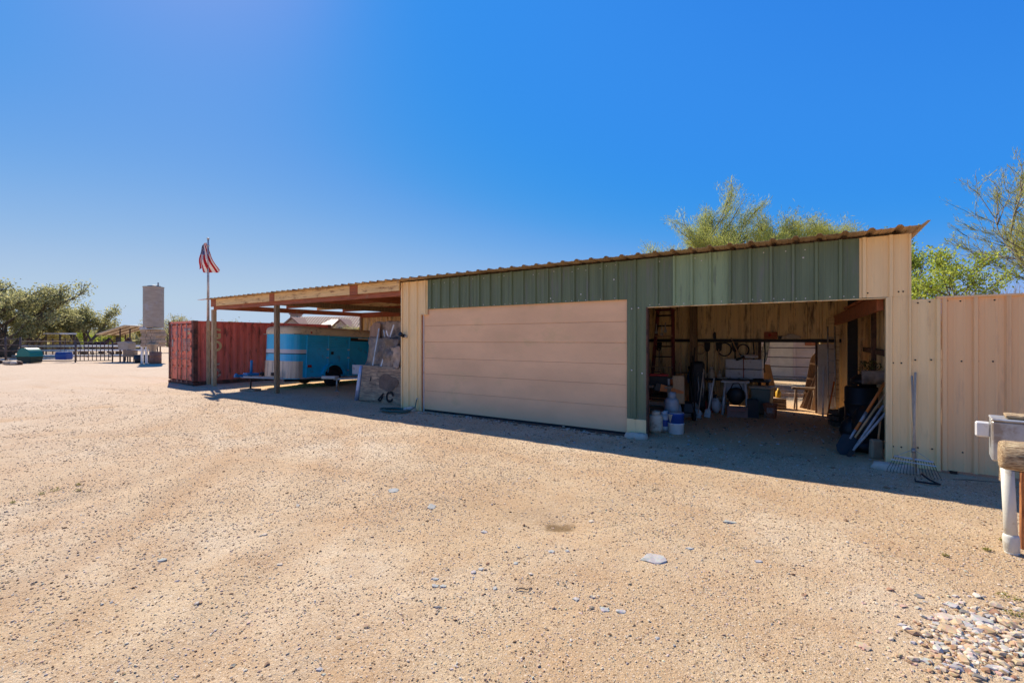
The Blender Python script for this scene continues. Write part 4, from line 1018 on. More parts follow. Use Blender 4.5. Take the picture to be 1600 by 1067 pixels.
t = thing('dark_bracket', 'little dark upright bracket on the girt over the jugs', 'bracket', (-2.24, 13.70, 1.848)); mb = MB(); mb.prism([(-.03, 0), (.03, 0), (.035, .16), (.0, .2), (-.04, .14)], -.04, .04, 'y'); mb.build('bracket', M['black'], t, .004)
# bins, buckets, stand
t = thing('trash_bin', 'grey green wheeled trash bin with pale lid under the table end', 'bin', (-1.0, 12.75, 0), R(-6))
mb = MB(); mb.box((0, 0, .33), (.36, .40, .62), taper=1.22); mb.build('body', mat('bin_green_grey', (.16,.19,.15), .5, 0, .15, 5), t, .03, seg=2)
mb = MB(); mb.box((0, -.01, .665), (.49, .54, .045)); mb.build('lid', M['tan'], t, .015)
mb = MB()
for x in (-.17, .17): mb.lathe([(.03, -.025), (.09, -.025), (.09, .025), (.03, .025)], 12, M=Matrix.Translation((x, .17, .09)) @ Matrix.Rotation(R(90), 4, 'Y'))
mb.build('wheels', M['rubber'], t)
t = thing('orange_bucket', 'scuffed orange bucket on the dirt floor by the back opening', 'bucket', (-.80, 12.25, 0))
mb = MB(); mb.lathe([(.125, 0), (.13, .01), (.148, .30), (.158, .305), (.158, .33), (.15, .335), (.142, .33), (.125, .05)], 20); mb.build('body', M['bucketorange'], t)
mb = MB(); mb.path([(-.155, 0, .31), (-.13, -.08, .22), (0, -.155, .17), (.13, -.08, .22), (.155, 0, .31)], .005, 5); mb.build('bail', M['galv'], t)
mb = MB(); mb.box((.0, -.147, .19), (.12, .012, .12)); mb.build('label_patch', M['decalw'], t, .004)
t = thing('folding_stand', 'white topped folding stand with splayed legs in front of the table', 'stand', (-1.55, 12.35, 0), R(4))
mb = MB(); mb.box((0, 0, .80), (.62, .34, .035)); mb.build('top', M['white'], t, .008)
for s_ in (-1, 1):
    mb = MB(); mb.tube((s_*.22, -.12, .79), (s_*.27, -.24, 0), .028, n=6); mb.build('leg', M['white'], t)
    mb = MB(); mb.tube((s_*.22, .12, .79), (s_*.27, .24, 0), .028, n=6); mb.build('leg', M['white'], t)
mb = MB(); mb.box((0, .02, .62), (.46, .02, .32)); mb.build('panel', M['grey'], t, .004)
t = thing('black_bag', 'open black bag slung on the front of the white stand', 'bag', (-1.50, 12.06, .28), R(6))
lump('bag', .19, M['black'], t, 13, (1.05, .5, 1.1), .2, (0, 0, .2))
mb = MB(); mb.path([(-.12, -.06, .36), (-.06, -.1, .5), (.06, -.1, .52), (.13, -.06, .38)], .014, 6); mb.build('handle', M['black'], t)
t = thing('cardboard_box', 'torn pinkish cardboard box on the floor under the black bag', 'box', (-1.47, 12.0, 0), R(12))
for c_, d_, r_ in (((0, -.12, .12), (.42, .012, .24), 0), ((0, .12, .12), (.42, .012, .24), 0), ((-.21, 0, .12), (.012, .24, .24), 0), ((.21, 0, .12), (.012, .24, .24), 0)):
    mb = MB(); mb.box(c_, d_); mb.build('side', mat('pink_card', (.42,.22,.17), .9, 0, .15, 4) if not bpy.data.materials.get('pink_card') else bpy.data.materials['pink_card'], t)
mb = MB(); mb.prism([(-.2, 0), (.2, 0), (.14, .15), (-.16, .13)], -.005, .005, 'y', M=Matrix.Translation((0, -.13, .24)) @ Matrix.Rotation(R(120), 4, 'X')); mb.build('flap', bpy.data.materials['pink_card'], t)
t = thing('shopping_bag', 'crumpled white plastic bag beside the stand', 'bag', (-1.98, 12.3, 0), 0)
lump('bag', .16, M['white'], t, 17, (.8, .8, 1.15), .3, (0, 0, .18))
t = thing('black_crate', 'black crate standing right of the white stand', 'crate', (-1.15, 12.1, 0), R(8))
for x, y, sx, sy in ((0, -.13, .22, .015), (0, .13, .22, .015), (-.11, 0, .015, .26), (.11, 0, .015, .26)): mb = MB(); mb.box((x, y, .21), (sx, sy, .42)); mb.build('side', M['black'], t)
t = thing('white_pipe', 'short thick white pipe standing by the covered cart', 'pipe', (-2.15, 12.55, 0)); mb = MB(); mb.lathe([(.055, 0), (.055, .72), (.047, .72), (.047, .6)], 14); mb.build('pipe', M['white'], t)
for k, x in enumerate((-2.28, -2.02)):
    t = thing('jack_stand', ['red jack stand left of the white pipe', 'red jack stand right of the white pipe'][k], 'jack stand', (x, 12.4, 0), .4*k, 'red jack stands')
    for a in range(4): mb = MB(); mb.tube((.12*math.cos(a*1.571+.78), .12*math.sin(a*1.571+.78), 0), (.03*math.cos(a*1.571+.78), .03*math.sin(a*1.571+.78), .32), .014, n=5); mb.build('leg', M['red'], t)
    mb = MB(); mb.tube((0, 0, .2), (0, 0, .42), .022); mb.box((0, 0, .43), (.09, .04, .03)); mb.build('post', M['darksteel'], t)
t = thing('chop_saw', 'small tan and silver bench saw on the floor by the covered cart', 'saw', (-2.42, 11.75, 0), R(20))
mb = MB(); mb.box((0, 0, .04), (.42, .26, .07)); mb.build('base', M['galv'], t, .01)
mb = MB(); mb.lathe([(.11, -.012), (.11, .012)], 18, M=Matrix.Translation((.02, 0, .19)) @ Matrix.Rotation(R(90), 4, 'X')); mb.build('blade_guard', M['galv'], t)
mb = MB(); mb.box((-.12, .02, .2), (.2, .12, .1)); mb.build('motor', M['handle'], t, .02)
mb = MB(); mb.path([(.05, 0, .3), (-.05, 0, .34), (-.12, 0, .26)], .014, 6); mb.build('handle', M['black'], t)
# leaning sheets and boards either side of the back opening
t = thing('leaning_door', 'dark tapering board leaning outside the left of the back opening', 'board', (-1.0, 14.25, 0), rot=(R(6), R(-4), 0)); mb = MB(); mb.prism([(-.12, 0), (.30, 0), (.16, 1.15), (-.08, 1.2)], -.015, .015, 'y'); mb.build('panel', M['darkboard'], t, .004)
t = thing('yellow_bottle', 'small yellow bottle by the dark panel at the opening', 'bottle', (-.72, 13.95, .30)); mb = MB(); mb.lathe([(.06, 0), (.065, .02), (.065, .15), (.025, .2), (.025, .24)], 12); mb.build('bottle', mat('yellow_plastic', (.75,.45,.04), .5, 0, .1, 5), t)
t = thing('upturned_crate', 'low wooden crate carrying the yellow bottle', 'crate', (-.72, 13.95, 0)); 
for z in (.05, .15, .25): mb = MB(); mb.box((0, 0, z), (.36, .3, .08)); mb.build('slat', M['lumber'], t, .004)
brd = [(-.02, 14.15, 1.55, -14, .14, 0), (.05, 14.1, 1.35, -9, .12, 1), (-.12, 14.3, 1.2, -18, .16, 2), (.10, 14.2, 1.7, -6, .10, 3), (-.2, 14.4, .9, -22, .12, 4), (.0, 14.35, 1.45, -12, .2, 5)]
bl = ['reddish board, longest of the stack by the right opening post', 'short board at the front of the outdoor stack', 'wide board tilted furthest in the outdoor stack', 'narrow upright board against the right opening post', 'shortest board at the left of the outdoor stack', 'broad board at the back of the outdoor stack']
for k, (x, y, L_, a, w_, i) in enumerate(brd):
    t = thing('leaning_board', bl[k], 'board', (x, y, 0), rot=(R(4), R(-a*-1 if False else -a), 0), group='boards leaning outside the back opening')
    t.rotation_euler = (R(3), R(abs(a)), 0); mb = MB(); mb.box((0, 0, L_/2), (w_, .03, L_)); mb.build('board', M[['darkboard', 'lumber', 'darkboard', 'lumber', 'lumber', 'darkboard'][k]], t, .003)
t = thing('arched_panel', 'dark round topped panel leaning at the back of the outdoor board stack', 'panel', (-.05, 14.42, 0), rot=(R(5), R(9), 0))
mb = MB(); mb.prism([(-.17, 0), (.22, 0), (.22, 1.3)]+[(.025+.195*math.cos(q), 1.3+.24*math.sin(q)) for q in np.linspace(.1, 3.04, 9)]+[(-.17, 1.3)], -.02, .02, 'y'); mb.build('panel', M['darkboard'], t, .004)
for z in (.4, .8, 1.2): mb = MB(); mb.box((.025, -.03, z), (.36, .02, .05)); mb.build('batten', M['lumber'], t, .003)
t = thing('saw_horse', 'low wooden trestle at the foot of the outdoor board stack', 'trestle', (-.12, 13.98, 0), R(10))
for x in (-.2, .2):
    for y in (-.13, .13): mb = MB(); mb.tube((x*1.1, y*1.4, 0), (x, y*.4, .55), .025, n=4, smooth=False); mb.build('leg', M['lumber'], t)
mb = MB(); mb.box((0, 0, .57), (.6, .10, .06)); mb.build('beam', M['lumber'], t)
t = thing('pale_panel', 'tall pale fibreboard panel leaning right of the back opening', 'panel', (.32, 13.50, 0), rot=(R(-3), 0, 0)); mb = MB(); mb.box((0, 0, .86), (.36, .018, 1.72)); mb.build('panel', M['card'], t, .002)
t = thing('standing_pole', 'white pole standing in front of the pale panel', 'pole', (.24, 13.22, 0), rot=(R(-4), R(1), 0)); mb = MB(); mb.tube((0, 0, 0), (0, 0, 1.2), .02); mb.build('pole', M['white'], t)
t = thing('standing_pole', 'orange handled tool leaning right of the white pole', 'pole', (.33, 13.18, 0), rot=(R(-5), R(9), 0)); mb = MB(); mb.tube((0, 0, 0), (0, 0, .85), .018); mb.build('pole', M['orange'], t)
t = thing('metal_ladder', 'narrow pale metal ladder standing upright by the lean-to post', 'ladder', (.42, 13.3, 0), R(5), rot=(R(-2), 0, R(8)))
for x in (-.07, .07): mb = MB(); mb.tube((x, 0, 0), (x, 0, 2.15), .016, n=6); mb.build('rail', M['galv'], t)
for k in range(7): mb = MB(); mb.tube((-.07, 0, .2+k*.28), (.07, 0, .2+k*.28), .012, n=6); mb.build('rung', M['galv'], t)
t = thing('foot_block', 'short pale block at the foot of the lean-to post', 'block', (.52, 13.2, 0), .2); mb = MB(); mb.box((0, 0, .05), (.22, .14, .1)); mb.build('block', M['concrete'], t, .008)
# black bags and bins along the right wall
t = thing('black_barrel', 'tall black barrel against the right wall of the bay', 'barrel', (.80, 10.9, 0))
mb = MB(); mb.lathe([(.25, 0), (.26, .02), (.26, .30), (.27, .31), (.27, .34), (.26, .35), (.26, .60), (.27, .61), (.27, .64), (.26, .65), (.26, .92), (.24, .94), (.05, .95)], 18); mb.build('drum', M['black'], t)
for k, (x, y, z, r, s_, lab) in enumerate(((.84, 10.0, 0, .30, (.85, 1, 1.2), 'bulging black rubbish bag nearest the right door post'), (.72, 11.6, 0, .27, (.8, 1, 1), 'black rubbish bag furthest back on the right wall'), (.86, 10.9, .95, .2, (1, 1, .6), 'small black bag on top of the black barrel'), (.62, 10.4, 0, .24, (.8, .9, .9), 'low black rubbish bag in front of the barrel'))):
    t = thing('rubbish_bag', lab, 'bag', (x, y, z), k, 'black bags on the right wall'); lump('bag', r, M['black'], t, 50+k*3, s_, .28, (0, 0, r*s_[2]*.93))
    mb = MB(); mb.path([(0, 0, r*s_[2]*1.8), (.02, .01, r*s_[2]*2.05), (.06, .0, r*s_[2]*2.2)], [.03, .015, .04], 6); mb.build('neck', M['black'], t)
t = thing('crumpled_wrap', 'pale crumpled plastic lying over the black bags', 'plastic', (.78, 10.55, 1.02)); wavy('wrap', .42, .25, M['foil'], t, .2, 10, 6, .01, 61)
t = thing('dry_wreath', 'olive dried plant bundle on top of the black barrel', 'plant', (.95, 11.05, 1.18))
V = []; Fs = []
for k in range(120):
    a = rnd.uniform(0, 6.28); r0 = rnd.uniform(.02, .2); z = rnd.uniform(0, .25); c = Vector((r0*math.cos(a), r0*math.sin(a), z)); d = Vector((rnd.uniform(-1, 1), rnd.uniform(-1, 1), rnd.uniform(-.3, 1))).normalized()*.05; s2 = d.orthogonal().normalized()*.012
    b0 = len(V); V += [c-d, c+s2, c+d, c-s2]; Fs.append((b0, b0+1, b0+2, b0+3))
npmesh('leaves', [tuple(v) for v in V], Fs, leafmat('dry_leaf', (.10,.11,.03), (.22,.2,.07)), t)
# tools leaning on the right door post
def lean(name, label, foot, top, group='tools leaning at the right door post'):
    f, tp = Vector(foot), Vector(top); d = tp-f
    t = thing(name, label, 'tool', foot, group=group); q = Vector((0, 0, 1)).rotation_difference(d); t.rotation_euler = q.to_euler(); return t, d.length
t, L_ = lean('shovel', 'orange handled shovel with dark blade leaning at the right door post', (.40, 8.95, .02), (1.0, 9.45, 1.14))
mb = MB(); mb.tube((0, 0, .45), (0, 0, .62), .021); mb.tube((0, 0, .78), (0, 0, L_), .021); mb.build('handle', M['orange'], t)
mb = MB(); mb.tube((0, 0, .60), (0, 0, .79), .0215); mb.tube((0, 0, .28), (0, 0, .46), .019); mb.build('shaft', M['grey'], t)
mb = MB(); mb.prism([(-.115, .30), (-.11, .08), (-.06, .01), (0, -.02), (.06, .01), (.11, .08), (.115, .30), (.03, .34), (-.03, .34)], -.01, .008, 'y'); mb.build('blade', M['black'], t, .003)
t, L_ = lean('rake', 'bare wood handled hoe leaning beneath the orange shovel', (.46, 9.0, .05), (.98, 9.3, .95))
mb = MB(); mb.tube((0, 0, .12), (0, 0, L_), .017); mb.build('handle', M['handle'], t)
mb = MB(); mb.prism([(-.09, 0), (.09, 0), (.07, .13), (.015, .17), (-.015, .17), (-.07, .13)], -.004, .004, 'y'); mb.build('blade', M['black'], t)
t, L_ = lean('loppers', 'dark grey long handled loppers leaning nearest the bay entrance', (.50, 8.85, .02), (.97, 9.05, .80))
mb = MB(); mb.tube((0, .01, .1), (-.03, .01, L_), .016, .02); mb.tube((0, -.01, .1), (.05, -.01, L_), .016, .02); mb.build('handle', M['grey'], t)
mb = MB(); mb.prism([(-.03, -.02), (.02, -.03), (.04, .08), (.0, .16), (-.04, .1)], -.008, .008, 'y'); mb.build('jaw', M['darksteel'], t)
t = thing('burlap_sack', 'small tan sack leaning inside the right door post', 'sack', (.84, 8.95, 0), .3)
mb = MB(); mb.box((0, 0, .15), (.17, .13, .30), taper=.9); o = mb.build('sack', M['burlap'], t, .03, seg=2)
mb = MB(); mb.tube((.04, .03, .26), (.08, .05, .62), .014); mb.build('stick', M['handle'], t)
t = thing('stock_pile', 'dark low heap of fabric on the floor behind the leaning tools', 'fabric', (.70, 9.35, 0)); lump('heap', .22, M['black'], t, 77, (1.3, 1.1, .6), .3, (0, 0, .12))

for k, (x, L_, mm, lab) in enumerate(((-2.42, 1.1, 'darksteel', 'dark spade hanging head up on the back wall left of the table'), (-2.12, .9, 'handle', 'wood handled hoe hanging behind the jugs'), (-1.72, .5, 'black', 'short black bundle hanging between the two coils'), (-3.75, 1.2, 'greyhandle', 'grey handled tool hanging behind the ladder'))):
    t = thing('hanging_tool', lab, 'tool', (x, 13.62, 1.75), group='tools hanging from the girt'); mb = MB(); mb.tube((0, 0, -.18), (0, 0, -L_), .016, n=6); mb.build('handle', M[mm], t)
    mb = MB(); mb.prism([(-.08, 0), (.08, 0), (.07, -.2), (.02, -.26), (-.02, -.26), (-.07, -.2)], -.008, .008, 'y'); mb.build('head', M['darksteel'], t)
for k, (x, y, w_, h_, mm, lab) in enumerate(((-2.45, 13.3, .5, .42, 'darkboard', 'dark wooden crate under the left end of the table'), (-2.0, 13.35, .36, .30, 'tan', 'pale carton under the middle of the table'), (-3.5, 12.9, .6, .5, 'darkboard', 'large dark crate at the foot of the ladder'), (-3.2, 11.2, .45, .35, 'card', 'pale carton behind the work bench'), (.55, 11.9, .4, .35, 'darkboard', 'dark crate by the tall dark post'))):
    t = thing('storage_crate', lab, 'crate', (x, y, 0), .1*k)
    for q in range(3): mb = MB(); mb.box((0, 0, h_*(q+.5)/3), (w_, w_*.7, h_/3-.02)); mb.build('slat', M[mm], t, .006)
for k, (x, z, mm) in enumerate(((-3.55, 1.02, 'red'), (-3.28, .98, 'grey'), (-2.72, .98, 'white'), (-2.64, .95, 'orange'))):
    t = thing('paint_can', ['red can at the left of the work bench', 'grey can beside the red one on the bench', 'white can at the right of the work bench', 'orange can at the bench edge'][k], 'can', (min(x, -2.62) if x > -3.3 else max(x, -3.4), 10.35+.1*k, .806)); mb = MB(); mb.lathe([(.06, 0), (.062, .01), (.062, .14), (.055, .15)], 14); mb.build('can', M[mm], t)
    mb = MB(); mb.lathe([(.063, .138), (.063, .152), (.03, .154)], 14); mb.build('lid', M['galv'], t)
# ------------------------------------------------------------------ outside right: leaf rake, hitching rail
t = thing('leaf_rake', 'long handled spring tine leaf rake leaning against the cream fence sheet', 'rake', (1.18, 7.98, .03))
f = Vector((0, 0, 0)); tp = Vector((.085, .42, 1.36)); t.rotation_euler = Vector((0, 0, 1)).rotation_difference(tp).to_euler()
t.location = (1.14, 8.02, .02)
mb = MB(); mb.tube((0, 0, .20), (0, 0, 1.42), .014, .013); mb.build('handle', M['greyhandle'], t)
mb = MB(); mb.box((0, 0, .22), (.40, .02, .02)); mb.box((0, 0, .17), (.46, .012, .014)); mb.build('head_bar', M['galv'], t)
mb = MB(); mb.tube((0, 0, .35), (-.19, 0, .22), .004, n=4); mb.tube((0, 0, .35), (.19, 0, .22), .004, n=4); mb.lathe([(.022, .30), (.024, .36)], 8); mb.build('brace', M['galv'], t)
for k in range(17):
    u = (k-8)/8
    mb = MB(); mb.path([(u*.20, 0, .22), (u*.24, -.005, .10), (u*.27, -.02, .03), (u*.275, -.055, .0)], .0035, 4); mb.build('tine', M['darksteel'], t)
t = thing('second_handle', 'bare grey broom handle leaning beside the leaf rake', 'handle', (1.19, 8.15, .03)); t.rotation_euler = Vector((0, 0, 1)).rotation_difference(Vector((.0, .3, 1.3))).to_euler()
mb = MB(); mb.tube((0, 0, 0), (0, 0, 1.33), .013); mb.build('handle', M['greyhandle'], t)
t = thing('bent_hook', 'black bent metal hook lying on the dirt under the rake', 'hook', (1.25, 7.75, .015)); mb = MB(); mb.path([(-.12, .05, .02), (-.13, -.04, .01), (-.02, -.06, .01), (.1, -.05, .01), (.02, .03, .03), (-.05, .1, .08)], .012, 6); mb.build('hook', M['black'], t)

hr = thing('hitching_rail', 'split log rail on an orange stained post at the right edge', 'rail', (1.46, 5.45, 0))
HX, HY = 1.46, 5.40
def rel(px, Z, z): x, y = at(px, Z); return Vector((x, y, z))
a, b = rel(1561, 3.72, .90), rel(1790, 3.25, .90)
d = (b-a); L_ = d.length; d.normalize()
Ml = Matrix.Translation(a) @ Vector((1, 0, 0)).rotation_difference(d).to_matrix().to_4x4()
mb = MB(); n_ = 18; V = []; Fs = []
prof = [(0, .80), (.008, .90), (.03, .98), (.12, 1.0)]+[(.12+(L_-.12)*k/8, 1+.04*math.sin(k*2.1)) for k in range(1, 9)]
for i, (xx, rr) in enumerate(prof):
    for k in range(n_):
        an = 2*math.pi*k/n_; q = .118*rr*(1+.035*math.sin(k*2.3+1)+.03*math.sin(k*5.1+i*.3)); c_, s_ = math.cos(an), math.sin(an); V.append((xx, q*math.copysign(abs(c_)**.72, c_), q*math.copysign(abs(s_)**.72, s_)))
for i in range(len(prof)-1):
    for k in range(n_): Fs.append((i*n_+k, i*n_+(k+1) % n_, (i+1)*n_+(k+1) % n_, (i+1)*n_+k))
Fs += [tuple(range(n_)), tuple((len(prof)-1)*n_+k for k in range(n_))]
mb.add(V, Fs, True, Ml); mb.build('log', M['log'], hr, world=True)
mb = MB()
for k in range(9):      # drying cracks stand as thin dark splits along the log
    an = R(95+k*19+rnd.uniform(-5, 5)); x0 = rnd.uniform(.03, .3); x1 = x0+rnd.uniform(.3, 1.0)
    P = [Ml @ Vector((x0+(x1-x0)*q/6, (.121)*math.cos(an+.02*math.sin(q*2)), .121*math.sin(an+.02*math.sin(q*2)))) for q in range(7)]
    mb.path(P, [.001, .0035, .004, .0045, .004, .003, .001], 4)
mb.build('crack', M['darksteel'], hr, world=True)
p = rel(1606, 3.98, 0); mb = MB(); mb.box((p.x, p.y, .40), (.10, .10, .82), rz=-.25); mb.build('post', M['orangepost'], hr, .012, world=True)
p = rel(1740, 3.4, 0); mb = MB(); mb.box((p.x, p.y, .40), (.12, .12, .82), rz=.58); mb.build('post', M['orangepost'], hr, .012, world=True)
p = rel(1565, 3.95, .66); mb = MB(); mb.box((p.x, p.y, .70), (.03, .03, .18), rz=.4, taper=.8); mb.build('peg', M['log'], hr, .006, world=True)
pv = thing('drain_pipe', 'cream plastic drain pipe with a collar standing before the log rail', 'pipe', tuple(rel(1581, 3.90, 0)))
mb = MB(); mb.lathe([(.042, 0), (.042, .80)], 20, M=Matrix.Rotation(R(-2.2), 4, 'Y')); mb.build('pipe', M['pvc'], pv)
mb = MB(); mb.lathe([(.045, .02), (.051, .03), (.053, .10), (.053, .15), (.048, .165), (.043, .17)], 20, M=Matrix.Rotation(R(-2.2), 4, 'Y')); mb.build('collar', M['pvc'], pv)
mb = MB(); mb.lathe([(.047, .0), (.048, .03)], 20); mb.build('base_ring', M['pvc'], pv)
bx = thing('meter_box', 'weathered grey metal box with a lid behind the log rail', 'box', tuple(rel(1577, 4.15, 0)), R(-10))
mb = MB(); mb.box((.14, 0, .92), (.52, .30, .36)); mb.build('box', M['galv'], bx, .012)
mb = MB(); mb.box((.14, -.005, 1.112), (.53, .315, .022)); ld = mb.build('lid', M['galv'], bx, .008)
mb = MB(); mb.box((.16, 0, 1.145), (.38, .22, .028)); mb.build('board', M['log'], ld, .005)
mb = MB(); mb.box((.14, .05, .37), (.10, .10, .74)); mb.build('stand', M['lumber'], bx)
mb = MB(); mb.box((-.17, .0, 1.0), (.10, .06, .14)); mb.build('outlet', M['white'], bx, .012)

# ------------------------------------------------------------------ loose gravel and stones
rng = np.random.default_rng(5)
ICO = None
def ico():
    p = (1+5**.5)/2
    V = np.array([(-1,p,0),(1,p,0),(-1,-p,0),(1,-p,0),(0,-1,p),(0,1,p),(0,-1,-p),(0,1,-p),(p,0,-1),(p,0,1),(-p,0,-1),(-p,0,1)], float)
    V /= np.linalg.norm(V[0])
    F = np.array([(0,11,5),(0,5,1),(0,1,7),(0,7,10),(0,10,11),(1,5,9),(5,11,4),(11,10,2),(10,7,6),(7,1,8),(3,9,4),(3,4,2),(3,2,6),(3,6,8),(3,8,9),(4,9,5),(2,4,11),(6,2,10),(8,6,7),(9,8,1)])
    return V, F
IV, IF = ico()
def pebbles(name, x, y, r, flat, m_, jag=.28, sink=.35):
    n = len(x)
    z = ground_z(x, y)
    V = IV[None]*(1+rng.uniform(-jag, jag, (n, 12, 1)))
    s3 = np.stack([r*rng.uniform(.8, 1.5, n), r*rng.uniform(.7, 1.1, n), r*flat], -1)
    V = V*s3[:, None, :]
    a = rng.uniform(0, 6.283, n); c, s_ = np.cos(a)[:, None], np.sin(a)[:, None]
    X = V[..., 0]*c-V[..., 1]*s_; Y = V[..., 0]*s_+V[..., 1]*c
    tx = rng.uniform(-.35, .35, (n, 1)); Zc = V[..., 2]+X*tx*.6
    V = np.stack([X+x[:, None], Y+y[:, None], Zc+(z+r*flat*(1-2*sink*rng.uniform(.4, 1.3, n)))[:, None]], -1)
    F = (IF[None]+np.arange(n)[:, None, None]*12).reshape(-1, 3)
    o = npmesh(name, V.reshape(-1, 3), F, m_); o['kind'] = 'stuff'; return o
def polar(n, r0, r1, a0=-62, a1=62, pw=1.6):
    """scatter on the yard, denser towards the camera"""
    u = rng.random(n); rr = r0*(r1/r0)**(u**(1/pw*1.0))
    an = np.radians(rng.uniform(a0, a1, n)); f = math.atan2(FWD.y, FWD.x)
    return rr*np.cos(f-an), rr*np.sin(f-an)
def gravelmat(name, cols, rough=.9):
    m = bpy.data.materials.new(name); m.use_nodes = True; n = m.node_tree.nodes; l = m.node_tree.links; bs = n['Principled BSDF']
    geo = n.new('ShaderNodeNewGeometry'); r = n.new('ShaderNodeValToRGB'); e = r.color_ramp.elements
    while len(e) < len(cols): e.new(.5)
    for k, (p, c) in enumerate(cols): e[k].position = p; e[k].color = tuple(c)+(1,)
    l.new(geo.outputs['Random Per Island'], r.inputs[0])
    t = n.new('ShaderNodeTexNoise'); t.inputs['Scale'].default_value = 60; l.new(geo.outputs['Position'], t.inputs['Vector'])
    mx = n.new('ShaderNodeMixRGB'); mx.blend_type = 'MULTIPLY'; mx.inputs[0].default_value = .5; l.new(r.outputs[0], mx.inputs[1]); l.new(t.outputs['Color'], mx.inputs[2])
    l.new(mx.outputs[0], bs.inputs['Base Color']); bs.inputs['Roughness'].default_value = rough; bs.inputs['Specular IOR Level'].default_value = .2
    return m
M['grit'] = gravelmat('loose_grit', [(0, (.22,.13,.07)), (.15, (.40,.26,.15)), (.4, (.62,.45,.28)), (.75, (.74,.57,.39)), (.93, (.80,.68,.52)), (1, (.40,.35,.30))])
M['pebble'] = gravelmat('loose_pebbles', [(0, (.24,.13,.075)), (.35, (.40,.25,.14)), (.6, (.58,.40,.25)), (.8, (.68,.56,.43)), (1, (.46,.45,.43))])
def clear(x, y, extra=0):
    k = ~((y > 8.3) & (x > -9.3)) & ~((x > 1.05) & (y > 8.2)); return k
x, y = polar(210000, 2.3, 26, pw=1.55); d = np.sqrt(x*x+y*y)
k = clear(x, y) & (fbm(x, y, .8, 3, 21)+rng.uniform(-.3, .3, len(x)) > -.16) & (rng.random(len(x)) < np.clip((26-d)/16, 0, 1)**1.3)
r = rng.gamma(2.2, .00105, len(x))+.0016+.00035*d
pebbles('grit', x[k], y[k], r[k], .6, M['grit'])
x, y = polar(3200, 2.3, 20, pw=1.8); k = clear(x, y) & (fbm(x, y, .5, 3, 33)+rng.uniform(-.3, .3, len(x)) > -.02)
r = np.minimum(rng.gamma(1.7, .0032, len(x))+.0045, .02)
pebbles('pebbles', x[k], y[k], r[k], .5, M['pebble'], sink=.4)
# grit inside the bay and along the wall foot
x = rng.uniform(-9, 1.0, 5000); y = rng.uniform(7.2, 13.6, 5000); r = rng.gamma(2, .004, 5000)+.004
pebbles('floor_grit', x, y, r, .55, M['pebble'])
x = rng.uniform(-8.3, -2.7, 500); y = rng.normal(8.30, .07, 500); pebbles('door_debris', x, y, rng.gamma(2, .007, 500)+.006, .5, M['pebble'])
# stones one can pick out, each its own thing
STONE = {'grey': gravelmat('grey_stone', [(0, (.46,.43,.38)), (1, (.56,.52,.47))]), 'blue': gravelmat('bluish_stone', [(0, (.42,.41,.37)), (1, (.50,.48,.43))]), 'brown': gravelmat('brown_stone', [(0, (.36,.19,.11)), (1, (.44,.26,.16))]),
         'pale': gravelmat('pale_stone', [(0, (.58,.47,.35)), (1, (.66,.55,.42))]), 'pink': gravelmat('pinkish_stone', [(0, (.58,.35,.26)), (1, (.66,.43,.33))]), 'tan': gravelmat('tan_stone', [(0, (.62,.42,.24)), (1, (.70,.50,.31))]), 'dark': gravelmat('dark_stone', [(0, (.20,.18,.16)), (1, (.30,.27,.24))])}
def stone(x, y, a, b, h, c, label, group=None, rz=None, seed=0):
    rg = np.random.default_rng(seed+int(abs(x)*1000+abs(y)*777))
    # subdivided ico for rounder cobbles
    V = [Vector(v) for v in IV]; mid = {}; F = []
    def m_(i, j):
        k = (min(i, j), max(i, j))
        if k not in mid: V.append(((V[i]+V[j])/2).normalized()); mid[k] = len(V)-1
        return mid[k]
    for i, j, k in IF.tolist():
        p, q, s_ = m_(i, j), m_(j, k), m_(k, i); F += [(i, p, s_), (p, j, q), (s_, q, k), (p, q, s_)]
    ph = rg.uniform(0, 6, 6)
    VV = []
    for v in V:
        q = 1+.10*math.sin(3*v.x+ph[0])+.10*math.sin(4*v.y+ph[1])+.08*math.sin(5*v.z+ph[2])+rg.uniform(-.09, .09)
        q *= 1+.12*math.sin(2*math.atan2(v.y, v.x)*2+ph[4])+.07*math.sin(5*math.atan2(v.y, v.x)+ph[5])
        VV.append((v.x*q*a/2, v.y*q*b/2, max(min(v.z*q, .40+.10*math.sin(4*v.x+ph[3])), -.6)*h/1.1))
    o = MB().add(VV, F, True).build('stone', STONE[c])
    o.location = (x, y, gz(x, y)-h*.03); o.rotation_euler = (rg.uniform(-.12, .12), rg.uniform(-.12, .12), rg.uniform(0, 3.1) if rz is None else rz)
    for p in o.data.polygons: p.use_smooth = False
    tag(o, label, 'stone', group); return o
def gr(px, py):
    Z = CAM_H*F_PX/(py-530); x, y = at(px, Z); return x, y, Z
